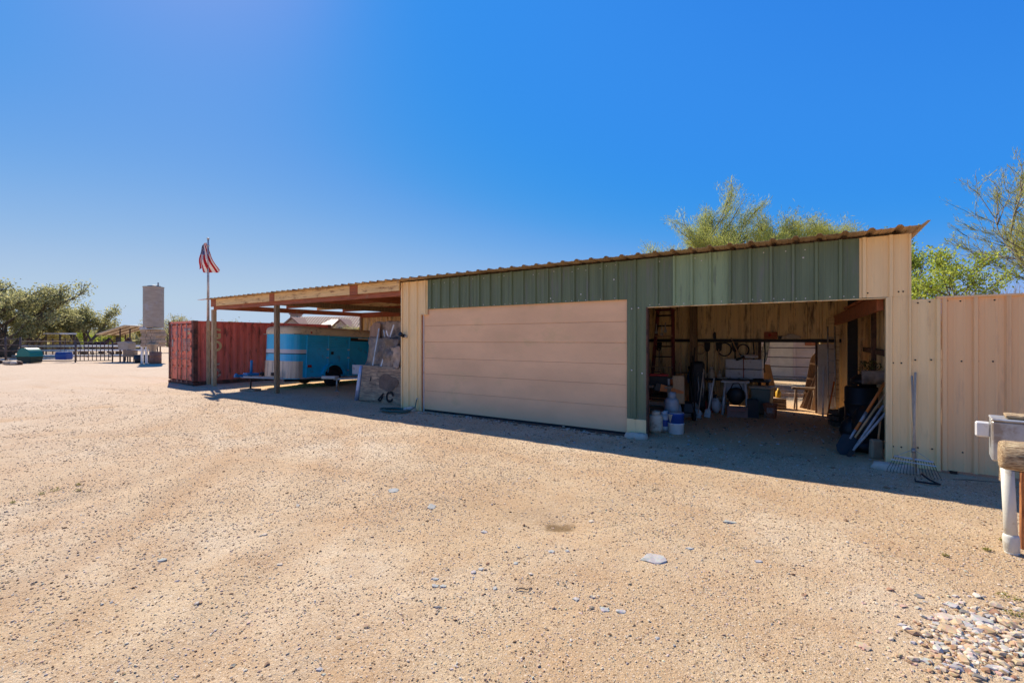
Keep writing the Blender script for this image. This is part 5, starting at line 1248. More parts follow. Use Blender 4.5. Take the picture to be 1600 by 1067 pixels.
scattered = [(1022, 875, 40, 17, 'grey', 'large flat grey slab of stone set flush in the middle of the yard'), (945, 952, 15, 9, 'grey', 'left one of two grey humped stones lying together'), (970, 954, 16, 9, 'grey', 'right one of two grey humped stones lying together'),
 (615, 767, 18, 6, 'blue', 'pale bluish flat stone nearest the garage door shadow'), (675, 793, 15, 7, 'blue', 'bright bluish flat stone just below the palest one'), (680, 906, 12, 6, 'blue', 'grey stone at the top of the small central cluster'), (680, 917, 11, 6, 'blue', 'grey stone in the lower left of the small central cluster'), (693, 917, 10, 8, 'blue', 'round grey stone at the right of the small central cluster'),
 (752, 891, 9, 7, 'blue', 'round bluish stone above a thin sliver in the central yard'), (740, 896, 8, 9, 'grey', 'narrow grey stone tilted beside the round bluish stone'), (861, 863, 10, 7, 'blue', 'pale round stone below the oil stained hollow'), (886, 862, 6, 6, 'blue', 'tiny round pale stone right of the one below the hollow'), (924, 814, 8, 5, 'pale', 'small pale stone right of the oil stained hollow'), (900, 936, 11, 8, 'grey', 'dark grey angular stone left of the two humped stones'), (926, 933, 8, 9, 'pale', 'pale upright chip beside the dark angular stone'),
 (1140, 817, 24, 4, 'blue', 'thin pale bluish streak of stone in the right of the yard'), (1078, 859, 12, 5, 'grey', 'small grey flat stone above the large slab'), (1186, 879, 14, 4, 'grey', 'long thin grey stone right of the large slab'), (1257, 930, 10, 5, 'brown', 'small reddish stone alone in the right of the yard'), (1391, 923, 10, 14, 'brown', 'upright brown stone left of the cobble patch'), (1437, 933, 14, 8, 'dark', 'dark round stone above the cobble patch'),
 (253, 876, 16, 6, 'blue', 'long pale stone in the left of the yard'), (364, 1041, 8, 7, 'dark', 'dark grey round pebble at the bottom of the yard left of centre'), (500, 1048, 12, 8, 'grey', 'light grey flat pebble at the bottom of the yard near centre'), (413, 838, 10, 5, 'pale', 'pale flat stone in the left middle of the yard'), (437, 880, 9, 5, 'pale', 'second pale stone below the left middle one'), (773, 921, 9, 6, 'blue', 'small blue grey stone below the sliver'), (684, 950, 14, 4, 'dark', 'thin dark shard below the small cluster'), (757, 832, 10, 5, 'grey', 'small grey stone left of the oily hollow'), (806, 882, 8, 5, 'blue', 'small pale blue chip in the central yard'), (1350, 943, 7, 4, 'pink', 'tiny pinkish stone left of the upright brown stone'),
 (1348, 1010, 9, 9, 'pink', 'small pinkish stone low and left of the cobble patch')]
for k, (px, py, w_, h_, c, lab) in enumerate(scattered):
    x, y, Z = gr(px, py); a = w_*Z/F_PX
    b = min(max(h_*Z*Z/(F_PX*CAM_H)*.8, a*.45), a*1.3)
    stone(x, y, a, b, (.012+.14*a) if h_ < w_ else a*.8, c, lab, rz=math.atan2(.549, .836), seed=k)
cob = [(1487, 948, 18, 'grey'), (1452, 966, 14, 'pale'), (1459, 968, 12, 'pink'), (1478, 965, 24, 'pale'), (1492, 966, 14, 'grey'), (1512, 960, 24, 'dark'), (1534, 960, 14, 'dark'), (1551, 959, 18, 'brown'), (1507, 968, 22, 'pale'), (1534, 971, 34, 'grey'), (1465, 976, 16, 'grey'), (1490, 974, 18, 'tan'), (1510, 979, 22, 'blue'), (1484, 985, 30, 'tan'), (1519, 982, 20, 'blue'), (1535, 984, 16, 'pink'), (1548, 983, 12, 'pale'), (1561, 983, 20, 'pale'), (1580, 979, 22, 'brown'), (1594, 986, 16, 'pale'), (1503, 995, 20, 'dark'), (1517, 1001, 22, 'tan'), (1548, 994, 20, 'blue'), (1532, 1004, 24, 'pale'), (1575, 991, 18, 'tan'), (1596, 993, 18, 'grey'), (1463, 1004, 18, 'grey'), (1495, 1000, 14, 'pink'), (1462, 1018, 12, 'pink'), (1484, 1012, 16, 'pale'), (1497, 1016, 12, 'blue'), (1516, 1012, 24, 'tan'), (1582, 1003, 12, 'blue'), (1526, 1020, 12, 'dark'), (1448, 1033, 18, 'grey'), (1429, 1037, 9, 'pink'), (1471, 1042, 10, 'brown'), (1491, 1047, 14, 'tan'), (1511, 1045, 14, 'brown'), (1528, 1034, 12, 'pale'), (1555, 1042, 22, 'grey'), (1561, 1049, 16, 'pink'), (1531, 1056, 22, 'dark'), (1409, 976, 12, 'grey'), (1421, 985, 12, 'brown'), (1412, 948, 12, 'pink'), (1597, 1011, 14, 'tan'), (1590, 1034, 16, 'pale'), (1575, 1058, 14, 'grey'), (1441, 992, 9, 'tan'), (1570, 966, 10, 'dark'), (1475, 1026, 8, 'pale')]
cn = {'grey': 'grey', 'pale': 'whitish', 'pink': 'pinkish', 'dark': 'dark', 'brown': 'brown', 'tan': 'tan', 'blue': 'blue grey'}
seen = {}
for k, (px, py, w_, c) in enumerate(cob):
    x, y, Z = gr(px, py); a = w_*Z/F_PX*1.08
    where = ('upper' if py < 975 else 'middle' if py < 1008 else 'lower')+' '+('left' if px < 1490 else 'centre' if px < 1540 else 'right')
    lab = f"{'large' if w_ > 21 else 'small' if w_ < 13 else 'medium'} {cn[c]} cobble in the {where} of the cobble patch"
    if lab in seen: lab = lab.replace(' of the cobble patch', ', lying '+('right' if px > seen[lab] else 'left')+' of its like in the patch')
    seen.setdefault(lab, px)
    stone(x, y, a, a*rnd.uniform(.55, .9), a*rnd.uniform(.30, .42), c, lab, 'cobbles in the stone patch', rz=math.atan2(.549, .836)+rnd.uniform(-.4, .4), seed=k)
n_ = 800; px_ = rng.normal(1520, 48, n_); py_ = rng.normal(1000, 34, n_); q = [gr(a_, b_) for a_, b_ in zip(px_, np.clip(py_, 935, 1120))]
pebbles('patch_gravel', np.array([v[0] for v in q]), np.array([v[1] for v in q]), rng.gamma(2, .0045, n_)+.004, .6, gravelmat('patch_gravel', [(0, (.36,.20,.11)), (.3, (.60,.40,.22)), (.6, (.68,.54,.38)), (.8, (.78,.68,.55)), (1, (.42,.40,.37))]))
# little green sprouts and twigs
M['weed'] = leafmat('weed_leaf', (.16,.17,.02), (.30,.26,.05))
def sprout(px, py, w_, lab):
    x, y, Z = gr(px, py); r = w_*Z/F_PX/2; V = []; Fs = []
    for k in range(70):
        a = rnd.uniform(0, 6.28); q = r*math.sqrt(rnd.random()); c = Vector((q*math.cos(a), q*math.sin(a)*.7, rnd.uniform(.002, .02))); d = Vector((rnd.uniform(-1, 1), rnd.uniform(-1, 1), rnd.uniform(0, .9))).normalized()*rnd.uniform(.008, .02); s2 = d.cross(Vector((0, 0, 1))).normalized()*.004
        b0 = len(V); V += [c, c+d*.5+s2, c+d, c+d*.5-s2]; Fs.append((b0, b0+1, b0+2, b0+3))
    o = npmesh('weed_sprout', [tuple(v) for v in V], Fs, M['weed']); o.location = (x, y, gz(x, y)); tag(o, lab, 'weed', 'small weeds on the yard')
for px, py, w_, lab in ((65, 774, 12, 'yellow green weed sprout, left of the two at far left'), (87, 768, 18, 'largest yellow green weed sprout at the far left'), (122, 760, 8, 'tiny weed sprout above the far left pair'), (123, 771, 8, 'tiny weed sprout right of the far left pair'), (20, 789, 8, 'tiny weed sprout nearest the left edge'), (1573, 937, 30, 'green weed clump above the cobble patch'), (1587, 965, 24, 'green weed clump inside the right of the cobble patch'), (1566, 848, 10, 'weed sprout by the drain pipe foot'), (1477, 871, 8, 'yellowish sprout left of the drain pipe'), (1541, 861, 10, 'yellow sprout in front of the drain pipe')): sprout(px, py, w_, lab)
for px, py, L_, a, lab in ((805, 924, 28, .8, 'thin dry twig lying below the central stones'), (1020, 770, 22, 1.4, 'short dark twig lying in the sunlit yard below the open bay'), (1490, 750, 60, .35, 'dark dry twig in the shade under the fence')):
    x, y, Z = gr(px, py); l = L_*Z/F_PX; mb = MB(); mb.path([(0, 0, .008), (l*.3, .01, .015), (l*.65, -.012, .012), (l, .015, .006)], [.004, .005, .004, .002], 5); o = mb.build('twig', M['bark']); o.location = (x, y, gz(x, y)); o.rotation_euler = (0, 0, a); tag(o, lab, 'twig')

# ------------------------------------------------------------------ trees
LEAF = {'mesquite': leafmat('mesquite_leaf', (.20,.21,.08), (.58,.54,.25), .5), 'palo': leafmat('palo_verde_leaf', (.26,.29,.05), (.58,.55,.13), .45), 'palodark': leafmat('palo_verde_twig', (.22,.26,.06), (.56,.58,.15), .5),
        'bright': leafmat('bright_leaf', (.22,.32,.03), (.56,.60,.09), .5), 'yellow': leafmat('yellow_scrub_leaf', (.26,.23,.06), (.45,.36,.10)), 'olive': leafmat('olive_scrub_leaf', (.24,.24,.11), (.50,.45,.22), .5), 'grey': leafmat('grey_twig_leaf', (.2,.18,.15), (.36,.32,.27))}
def tree(name, label, cat, x, y, h, spread, leaf, n_leaf, seed, up=.5, trunk_r=.16, stems=3, ll=.10, lw=.03, bark='bark', fork=.25, along=.6, twiggy=True, group=None, jitter=.16, lean=(0, 0), levels=3, first=None):
    rg = random.Random(seed); t = thing(name, label, cat, (x, y, gz(x, y)), group=group)
    trunk = MB(); br = MB(); tips = []
    def grow(p, d, L, r, lev):
        n = 4; P = [Vector(p)]; dd = Vector(d).normalized()
        for k in range(n):
            dd = (dd+Vector((rg.gauss(0, .16), rg.gauss(0, .16), rg.gauss(.03*up*3, .12)))).normalized(); P.append(P[-1]+dd*L/n)
        rad = [r*(1-.55*k/n) for k in range(n+1)]
        (trunk if lev < 2 else br).path(P, rad, 7 if lev == 0 else 5 if lev == 1 else 3)
        if lev >= levels: tips.append((P, dd)); return
        if lev == levels-1: tips.append((P[2:], dd))
        m = rg.randint(3, 4) if lev < 2 else rg.randint(4, 5)
        for k in range(m):
            q = rg.uniform(.35, 1.0) if k else 1.0; i = min(int(q*n), n-1); f = q*n-i; s = P[i].lerp(P[i+1], f)
            az = rg.uniform(0, 6.283); el = rg.uniform(.25, 1.0)
            o = Vector((math.cos(az), math.sin(az), 0))
            nd = (dd*(.55+up*.5)+o*el*(1.1-up*.5)+Vector((0, 0, up*.45))).normalized()
            grow(s, nd, L*rg.uniform(.55, .78), r*.5, lev+1)
    for k in range(stems):
        az = 6.283*k/stems+rg.uniform(-.5, .5); ti = rg.uniform(.2, .55)*(1.25-up)
        d0 = Vector((math.cos(az)*ti+lean[0], math.sin(az)*ti+lean[1], 1))
        if first is not None and k == 0: d0 = Vector(first)
        grow((math.cos(az)*trunk_r*.5, math.sin(az)*trunk_r*.5, -.05), d0, h*.42, trunk_r, 0)
    # scale the crown to the wanted size
    pts = np.array([tuple(p) for P, _ in tips for p in P]); zmax = pts[:, 2].max(); rr = np.percentile(np.abs(pts[:, :2]-np.array([0, 0])), 96)
    sx, sz = spread/rr*.93, h/zmax*.96
    for mb_ in (trunk, br): mb_.V = [(v[0]*sx, v[1]*sx, v[2]*sz) for v in mb_.V]
    trunk.build('trunk', M[bark], t)
    if br.V: br.build('branches', M[bark], t)
    rg2 = np.random.default_rng(seed)
    A = []; D = []
    for P, d in tips:
        for a, b in zip(P, P[1:]): A.append((tuple(a), tuple(b)))
    A = np.array(A); idx = rg2.integers(0, len(A), n_leaf); tt = rg2.random((n_leaf, 1))
    c = (A[idx, 0]*(1-tt)+A[idx, 1]*tt)*np.array([sx, sx, sz])
    d = (A[idx, 1]-A[idx, 0])*np.array([sx, sx, sz]); d /= np.linalg.norm(d, axis=1, keepdims=True)+1e-9
    c = c+rg2.normal(0, jitter, (n_leaf, 3))*np.array([1, 1, .8])
    d = d*along+rg2.normal(0, 1, (n_leaf, 3))*(1-along); d /= np.linalg.norm(d, axis=1, keepdims=True)
    s = np.cross(d, rg2.normal(0, 1, (n_leaf, 3))); s /= np.linalg.norm(s, axis=1, keepdims=True)
    l = ll*rg2.uniform(.5, 1.4, (n_leaf, 1)); w_ = lw*rg2.uniform(.6, 1.3, (n_leaf, 1))
    V = np.stack([c-d*l/2, c+s*w_/2, c+d*l/2, c-s*w_/2], 1).reshape(-1, 3)
    V[:, 2] = np.maximum(V[:, 2], .12)
    F = np.arange(n_leaf*4).reshape(-1, 4)
    npmesh('crown', V, F, LEAF[leaf], t)
    return t
# beyond the corral on the left
x, y = at(8, 46); tree('mesquite_tree', 'big spreading dark green mesquite at the left edge beyond the corral', 'tree', x, y, 8.6, 4.6, 'mesquite', 15000, 1, .35, .28, 4, .30, .12, jitter=.32, along=.3)
x, y = at(-75, 49); tree('mesquite_tree', 'mesquite partly cut off by the left edge of the view', 'tree', x, y, 8.0, 4.4, 'mesquite', 9000, 2, .35, .26, 3, .32, .13, jitter=.32, along=.3)
x, y = at(52, 50); tree('mesquite_tree', 'lower mesquite leaning right beside the biggest one', 'tree', x, y, 5.8, 2.5, 'mesquite', 10000, 12, .3, .24, 3, .30, .12, jitter=.32, along=.3)
x, y = at(132, 52); tree('mesquite_tree', 'rounded olive mesquite alone between the big tree and the palm', 'tree', x, y, 6.3, 2.6, 'mesquite', 9000, 3, .45, .22, 3, .28, .11, jitter=.26, along=.3)
for k, (px, Z, h, sp, lf, lab) in enumerate(((95, 60, 4.2, 2.4, 'yellow', 'yellowish scrub bush left of the rounded mesquite'), (108, 66, 3.6, 2.4, 'yellow', 'second yellowish bush just behind the first'), (158, 58, 3.0, 1.9, 'bright', 'bright green low bush under the palm'), (170, 64, 3.6, 2.2, 'olive', 'olive bush behind the shade roof'), (60, 64, 4.0, 3.0, 'olive', 'olive bush below the big mesquite'), (25, 62, 3.6, 3.2, 'olive', 'low olive bush behind the left end of the corral'), (205, 85, 4.4, 3.4, 'olive', 'hazy far bush just left of the silo'), (222, 78, 4.6, 2.4, 'yellow', 'pale bush against the silo'),
    (272, 64, 5.4, 2.6, 'olive', 'wispy treetop over the container doors'), (296, 70, 4.9, 2.2, 'olive', 'second wispy treetop over the container'), (352, 62, 4.5, 1.9, 'olive', 'treetop over the container right of the posts'), (380, 66, 4.4, 2.0, 'olive', 'treetop over the container by the trailer'), (545, 52, 3.4, 2.2, 'yellow', 'olive yellow shrub before the house seen past the trailer roof'), (565, 58, 3.7, 2.4, 'olive', 'shrub by the carport back post'), (142, 90, 4.5, 3.5, 'olive', 'far bush showing behind the rounded mesquite'))):
    x, y = at(px, Z); tree('desert_bush', lab, 'bush', x, y, h, sp, lf, 3600, 40+k, .35, .10, 4, .26, .10, jitter=.30, along=.3, levels=2, group='desert bushes beyond the corral')
# feathery palm like plant
x, y = at(184, 56); t = thing('fan_palm', 'spiky yellow green palm like plant left of the shade roof', 'palm', (x, y, 0))
mb = MB(); mb.tube((0, 0, 0), (0, 0, 2.2), .22, .18, 10); mb.build('trunk', M['bark'], t)
V = []; Fs = []
for k in range(46):
    a = rnd.uniform(0, 6.28); el = rnd.uniform(-.2, 1.35); d = Vector((math.cos(a)*math.cos(el), math.sin(a)*math.cos(el), math.sin(el))); L_ = rnd.uniform(1.3, 1.9)
    for q in range(12):
        u = q/12; p = Vector((0, 0, 2.2))+d*L_*u+Vector((0, 0, -.35*u*u)); sd2 = d.cross(Vector((0, 0, 1))).normalized()
        for s_ in (-1, 1):
            e = p+(sd2*s_*.5+d*.8).normalized()*.45*(1.1-u*.6); b0 = len(V); nrm = d.cross(sd2)*.03; V += [p, p+nrm+(e-p)*.5, e, p-nrm+(e-p)*.5]; Fs.append((b0, b0+1, b0+2, b0+3))
npmesh('fronds', [tuple(v) for v in V], Fs, LEAF['yellow'], t)
# behind the shed and fence
x, y = at(1145, 19.0); tree('palo_verde_tree', 'tallest feathery palo verde rising behind the shed roof', 'tree', x, y, 8.1, 3.2, 'palodark', 90000, 5, .75, .15, 4, .17, .013, 'palobark', jitter=.11, along=.68, levels=4)
x, y = at(1166, 18.0); tree('palo_verde_tree', 'right hand palo verde behind the roof, its trunk leaning across the back opening', 'tree', x, y, 7.0, 2.7, 'palo', 70000, 6, .75, .17, 1, .16, .014, 'palobark', jitter=.12, along=.65, first=(.63, .41, 1.0), levels=5)
x, y = at(1078, 20.5); tree('palo_verde_tree', 'yellow green palo verde at the left of the roof line', 'tree', x, y, 6.8, 2.9, 'palo', 55000, 16, .7, .11, 4, .15, .015, 'palobark', jitter=.12, along=.6, levels=4)
x, y = at(1400, 16.0); tree('bright_tree', 'bright green leafy tree just over the fence by the shed corner', 'tree', x, y, 5.8, 3.1, 'bright', 34000, 7, .45, .12, 5, .085, .045, jitter=.10, along=.4, levels=4)
x, y = at(1800, 11.0); tree('palo_verde_tree', 'nearly bare palo verde reaching in from the right edge', 'tree', x, y, 8.2, 3.2, 'palo', 36000, 8, .5, .13, 4, .13, .012, 'twig', jitter=.05, along=.85, levels=4)
for k, (px, Z) in enumerate(((1530, 26), (1570, 25), (1610, 26))):
    x, y = at(px, Z); tree('bare_bush', ['bare grey bush far behind the fence, leftmost of three', 'bare grey bush far behind the fence, middle of three', 'bare grey bush far behind the fence at the right edge'][k], 'bush', x, y, 5.4, 1.5, 'grey', 1600, 70+k, .9, .07, 5, .25, .012, 'twig', jitter=.04, along=.9, group='bare bushes behind the fence')

# ------------------------------------------------------------------ corral and things on the left
def fence(name, label, A, B, n, h, rails, m_, pr=.04, rr=.03):
    A = Vector(A+(0,)); B = Vector(B+(0,)); t = thing(name, label, 'fence', A)
    for k in range(n+1):
        p = A.lerp(B, k/n); mb = MB(); mb.tube((p.x, p.y, -.1), (p.x, p.y, h+(.06 if k % 2 else 0)), pr, n=6); mb.build('post', m_, t, world=True)
    for z in rails: mb = MB(); mb.tube((A.x, A.y, z), (B.x, B.y, z), rr, n=5); mb.build('rail', m_, t, world=True)
    return t
fence('corral_fence', 'brown pipe corral fence nearest the yard, left stretch with taller posts', at(-60, 34.5), at(32, 34.8), 4, 2.0, (.45, .95, 1.4, 1.85), M['fencepipe'], .07, .04)
fence('corral_fence', 'brown pipe corral fence in the middle, top rail above the blue tub', at(32, 35), at(118, 36), 1, 1.72, (.15, 1.66), M['fencepipe'], .06, .04)
t = thing('corral_gate', 'pipe gate of many thin uprights right of the middle corral fence', 'gate', at(119, 36)+(0,))
A, B = Vector(at(119, 36)+(0,)), Vector(at(176, 36.5)+(0,))
for k in range(10): p = A.lerp(B, k/9); mb = MB(); mb.tube((p.x, p.y, .12), (p.x, p.y, 1.64), .05 if k in (0, 9) else .028, n=5); mb.build('upright', M['fencepipe'], t, world=True)
for z in (.14, .55, 1.62): mb = MB(); mb.tube((A.x, A.y, z), (B.x, B.y, z), .035, n=5); mb.build('rail', M['fencepipe'], t, world=True)
fence('corral_fence', 'brown pipe fence joining the gate to the shade roof', at(176, 37), at(246, 38), 3, 1.66, (.5, 1.05, 1.6), M['rustpipe'], .05, .03)
for k, (Z, z, a, b) in enumerate(((46, .15, -40, 240), (47, .66, -40, 240), (48, 1.1, -40, 240))):
    A, B = at(a, Z), at(b, Z+1); t = thing('board_rail', ['lowest pale rail running behind the corral', 'middle bright pale rail running behind the corral', 'top pale rail running behind the corral'][k], 'rail', A+(z,), group='pale rails behind the corral')
    mb = MB(); d = Vector(B)-Vector(A); L_ = d.length; mb.tube((0, 0, 0), (L_, 0, 0), .10, n=8); o = mb.build('board', M['whitepipe'], t); t.rotation_euler = (0, 0, math.atan2(d.y, d.x))
    for q in range(9): mb = MB(); mb.box((L_*q/8, .07, -z/2), (.09, .09, z+.1)); mb.build('post', M['fencepipe'], t)
fence('corral_fence', 'far dark corral fence under the trees', at(-40, 54), at(240, 56), 14, 1.9, (.7, 1.2, 1.8), M['fencepipe'], .06, .035)
t = thing('feed_table', 'pale flat shelter roof on legs behind the corral', 'shelter', at(94, 50)+(0,), R(20)); mb = MB(); mb.box((0, 0, 2.45), (2.4, 1.6, .16)); mb.build('roof', M['whitepipe'], t)
for sx in (-1, 1):
    for sy in (-1, 1): mb = MB(); mb.tube((sx*1.0, sy*.65, 0), (sx*1.0, sy*.65, 2.4), .06, n=6); mb.build('leg', M['fencepipe'], t)
# green plastic hut, blue tub, blue tray
x, y = at(47, 35.2); t = thing('dog_kennel', 'rounded green plastic kennel by the corral fence', 'kennel', (x, y, 0), R(33))
mb = MB(); mb.prism([(1.0*math.cos(a)*.52, .62+.55*math.sin(a)) for a in np.linspace(0, math.pi, 13)]+[(-.62, .5), (.62, .5)], -.5, .5, 'y'); mb.build('hood', M['teal'], t, .03)
mb = MB(); mb.box((0, 0, .28), (1.0, .9, .5), taper=1.1); mb.build('base', mat('dark_green_plastic', (.03,.05,.03), .6, 0, .2, 5), t, .04)
x, y = at(40, 35.6); t = thing('blue_tray', 'light blue tray half hidden behind the green kennel', 'tray', (x-.5, y, 0)); mb = MB(); mb.box((0, 0, .58), (1.0, .4, .22), taper=1.1); mb.build('tray', mat('pale_blue_plastic', (.2,.38,.55), .5, 0, .1, 4), t, .03)
mb = MB(); mb.box((-.3, 0, .24), (.08, .3, .47)); mb.box((.3, 0, .24), (.08, .3, .47)); mb.build('legs', M['fencepipe'], t)
x, y = at(100, 36.6); t = thing('blue_tub', 'blue plastic tub hung on wires in the middle of the corral fence', 'tub', (x, y, .20), R(33))
mb = MB(); mb.prism([(-.46, .06), (-.40, 0), (.40, 0), (.46, .06), (.46, .52), (.40, .58), (-.40, .58), (-.46, .52)], -.28, .28, 'y'); mb.build('tub', M['blue'], t, .02)
mb = MB(); mb.box((0, -.285, .34), (.94, .02, .06)); mb.box((0, 0, .60), (.9, .5, .05)); mb.build('rim', mat('mid_blue_plastic', (.06,.15,.40), .45, 0, .1, 4), t, .01)
for xx in (-.15, .15): mb = MB(); mb.tube((xx, -.1, .6), (xx, -.1, 1.45), .012, n=4); mb.build('wire', M['fencepipe'], t)
# low rubble heap left
x, y = at(8, 33.6); t = thing('rubble_heap', 'low heap of rubble and scrap by the left corral fence', 'heap', (x, y, 0)); 
for k in range(9): lump('rock', rnd.uniform(.16, .34), M[['concrete', 'rustpipe', 'masonry'][k % 3]], t, 90+k, (1.3, 1, .7), .3, (rnd.uniform(-1.6, 2.4), rnd.uniform(-.3, .6), .12))
# horses beyond
def horse(label, x, y, rz, s_=1.0):
    t = thing('horse', label, 'horse', (x, y, 0), rz); t.scale = (s_,)*3
    me = bpy.data.meshes.new('body'); o = bpy.data.objects.new('body', me); COL.objects.link(o); o.parent = t
    J = {'hip': ((-.55, 0, 1.30), .27), 'mid': ((0, 0, 1.20), .29), 'chest': ((.5, 0, 1.22), .27), 'nk': ((.85, 0, 1.5), .16), 'poll': ((1.15, 0, 1.78), .11), 'jaw': ((1.32, 0, 1.66), .10), 'muz': ((1.55, 0, 1.42), .065), 'tail': ((-.82, 0, 1.25), .06), 'tailb': ((-.92, 0, .65), .05),
         'e1': ((1.13, .06, 1.93), .02), 'e2': ((1.13, -.06, 1.93), .02)}
    E = [('hip', 'mid'), ('mid', 'chest'), ('chest', 'nk'), ('nk', 'poll'), ('poll', 'jaw'), ('jaw', 'muz'), ('hip', 'tail'), ('tail', 'tailb'), ('poll', 'e1'), ('poll', 'e2')]
    for s2, nm in ((.14, 'l'), (-.14, 'r')):
        J['st'+nm] = ((-.52, s2, .95), .14); J['hk'+nm] = ((-.72, s2, .52), .065); J['hf'+nm] = ((-.62, s2, .04), .055); J['el'+nm] = ((.48, s2, .92), .11); J['kn'+nm] = ((.50, s2, .50), .06); J['ff'+nm] = ((.48, s2, .04), .055)
        E += [('hip', 'st'+nm), ('st'+nm, 'hk'+nm), ('hk'+nm, 'hf'+nm), ('chest', 'el'+nm), ('el'+nm, 'kn'+nm), ('kn'+nm, 'ff'+nm)]
    ks = list(J); me.from_pydata([J[k][0] for k in ks], [(ks.index(a), ks.index(b)) for a, b in E], [])
    sk = o.modifiers.new('skin', 'SKIN')
    for i, k in enumerate(ks): me.skin_vertices[0].data[i].radius = (J[k][1], J[k][1])
    me.skin_vertices[0].data[0].use_root = True
    o.modifiers.new('sub', 'SUBSURF').levels = 1; o.modifiers['sub'].render_levels = 2
    me.materials.append(M['horse']); 
    mb = MB(); mb.prism([(.72, 1.50), (.86, 1.72), (1.05, 1.93), (1.15, 1.92), (1.0, 1.72), (.85, 1.5)], -.02, .02, 'y'); mb.build('mane', M['black'], t, .008)
x, y = at(185, 50); horse('dark bay horse standing sideways behind the corral gate', x, y, R(30), 1.05)
x, y = at(154, 52); horse('dark horse standing end on left of the bay horse', x, y, R(115), 1.05)
# shade roof, silo, feeders
A = Vector(at(200, 37.5)+(0,)); t = thing('shade_shelter', 'low pitched tan shade roof on pipe posts left of the silo', 'shelter', A, R(33))
mb = MB(); mb.add([(-1.85, -.9, 2.2), (.55, -1.0, 2.92), (1.7, -1.0, 2.86), (1.7, 1.8, 2.86), (.55, 1.8, 2.92), (-1.85, 1.8, 2.2), (-1.85, -.9, 2.27), (.55, -1.0, 2.99), (1.7, -1.0, 2.93), (1.7, 1.8, 2.93), (.55, 1.8, 2.99), (-1.85, 1.8, 2.27)], [(0,1,4,5),(1,2,3,4),(6,11,10,7),(7,10,9,8),(0,6,7,1),(1,7,8,2),(2,8,9,3),(3,9,10,4),(4,10,11,5),(5,11,6,0)]); mb.build('roof', M['tan'], t)
for xx, yy in ((.05, -.8), (.85, -.8), (-1.5, 1.5), (1.5, 1.5)): mb = MB(); mb.tube((xx, yy, 0), (xx, yy, 2.7 if xx > -1 else 2.25), .05, n=6); mb.build('post', M['rustpipe'], t)
for yy in (-1.5, 0, 1.5): mb = MB(); mb.tube((-1.7, yy*.55+.4, 2.18), (.5, yy*.55+.4, 2.84), .05, n=4, smooth=False); mb.build('beam', M['lumber'], t)
x, y = at(240, 35.2); t = thing('feed_silo', 'tall grey ribbed feed silo on a tan masonry base beside the container', 'silo', (x, y, 0), R(33))
mb = MB(); prof = [(.62, 2.72)]
for k in range(26): z = 2.75+k*.118; prof += [(.665, z), (.645, z+.059)]
prof += [(.68, 5.83), (.68, 5.88)]
mb.lathe(prof, 22); mb.build('tank', M['silo'], t)
mb = MB(); mb.lathe([(.45, 5.88), (.42, 5.96), (.1, 6.0)], 18, c=(.05, 0, 0)); mb.tube((.36, 0, 5.88), (.36, 0, 6.22), .05); mb.build('lid', M['silo'], t)
mb = MB(); mb.box((-.3, -.35, 2.66), (.55, .6, .22)); mb.box((.35, -.3, 2.62), (.9, .7, .08)); mb.build('flashing', M['galv'], t, .02)
for i, (z0, dx) in enumerate(((2.56, 0), (2.30, .15), (2.04, 0), (1.78, .15), (1.52, 0))):
    for k in range(3): mb = MB(); mb.box((-.42+k*.40+dx*.6-.02, 0, z0-.12), (.385, 1.0, .245)); mb.build('block', M['masonry'], t, .015)
mb = MB(); mb.lathe([(.42, 1.50), (.36, 1.42), (.16, .85), (.14, .75)], 16, c=(.32, -.5, 0)); mb.build('hopper', M['silo'], t)
for xx in (-.55, -.22): 
    for yy in (-.4, .4): mb = MB(); mb.box((xx, yy, .70), (.13, .13, 1.40)); mb.build('leg', M['whitepipe'] if yy < 0 else M['masonry'], t)
x, y = at(243, 34.2); t = thing('rusty_barrel', 'rusty brown barrel under the silo hopper', 'barrel', (x, y, 0)); mb = MB(); mb.lathe([(.36, 0), (.37, .02), (.37, .28), (.385, .30), (.37, .32), (.37, .58), (.385, .60), (.37, .62), (.37, .88), (.34, .9)], 16); mb.build('drum', mat('rusty_drum', (.26,.13,.08), .8, .1, .3, 4), t)
x, y = at(222, 35.4); t = thing('water_trough', 'black round trough in the shade by the silo legs', 'trough', (x, y, 0)); mb = MB(); mb.lathe([(.42, 0), (.45, .02), (.5, .62), (.46, .62), (.42, .1)], 18); mb.build('trough', M['black'], t)
x, y = at(199, 36.2); t = thing('feed_bin', 'grey metal feed bin on a post left of the shade roof posts', 'bin', (x, y, 0), R(33)); mb = MB(); mb.prism([(-.4, 1.0), (.38, .98), (.40, 1.55), (.1, 1.68), (-.52, 1.62)], -.35, .35, 'y'); mb.build('bin', M['silo'], t, .02); mb = MB(); mb.box((-.25, 0, .5), (.1, .1, 1.0)); mb.build('post', M['fencepipe'], t)
x, y = at(204, 35.9); t = thing('wooden_crate', 'brown wooden crate on thin legs below the feed bin', 'crate', (x, y, 0), R(33))
for z in (.55, .72, .89): mb = MB(); mb.box((0, 0, z), (.75, .5, .155)); mb.build('slat', M['lumber'], t, .01)
for xx in (-.25, .25): mb = MB(); mb.tube((xx, 0, 0), (xx, 0, .5), .03, n=5); mb.build('leg', M['fencepipe'], t)

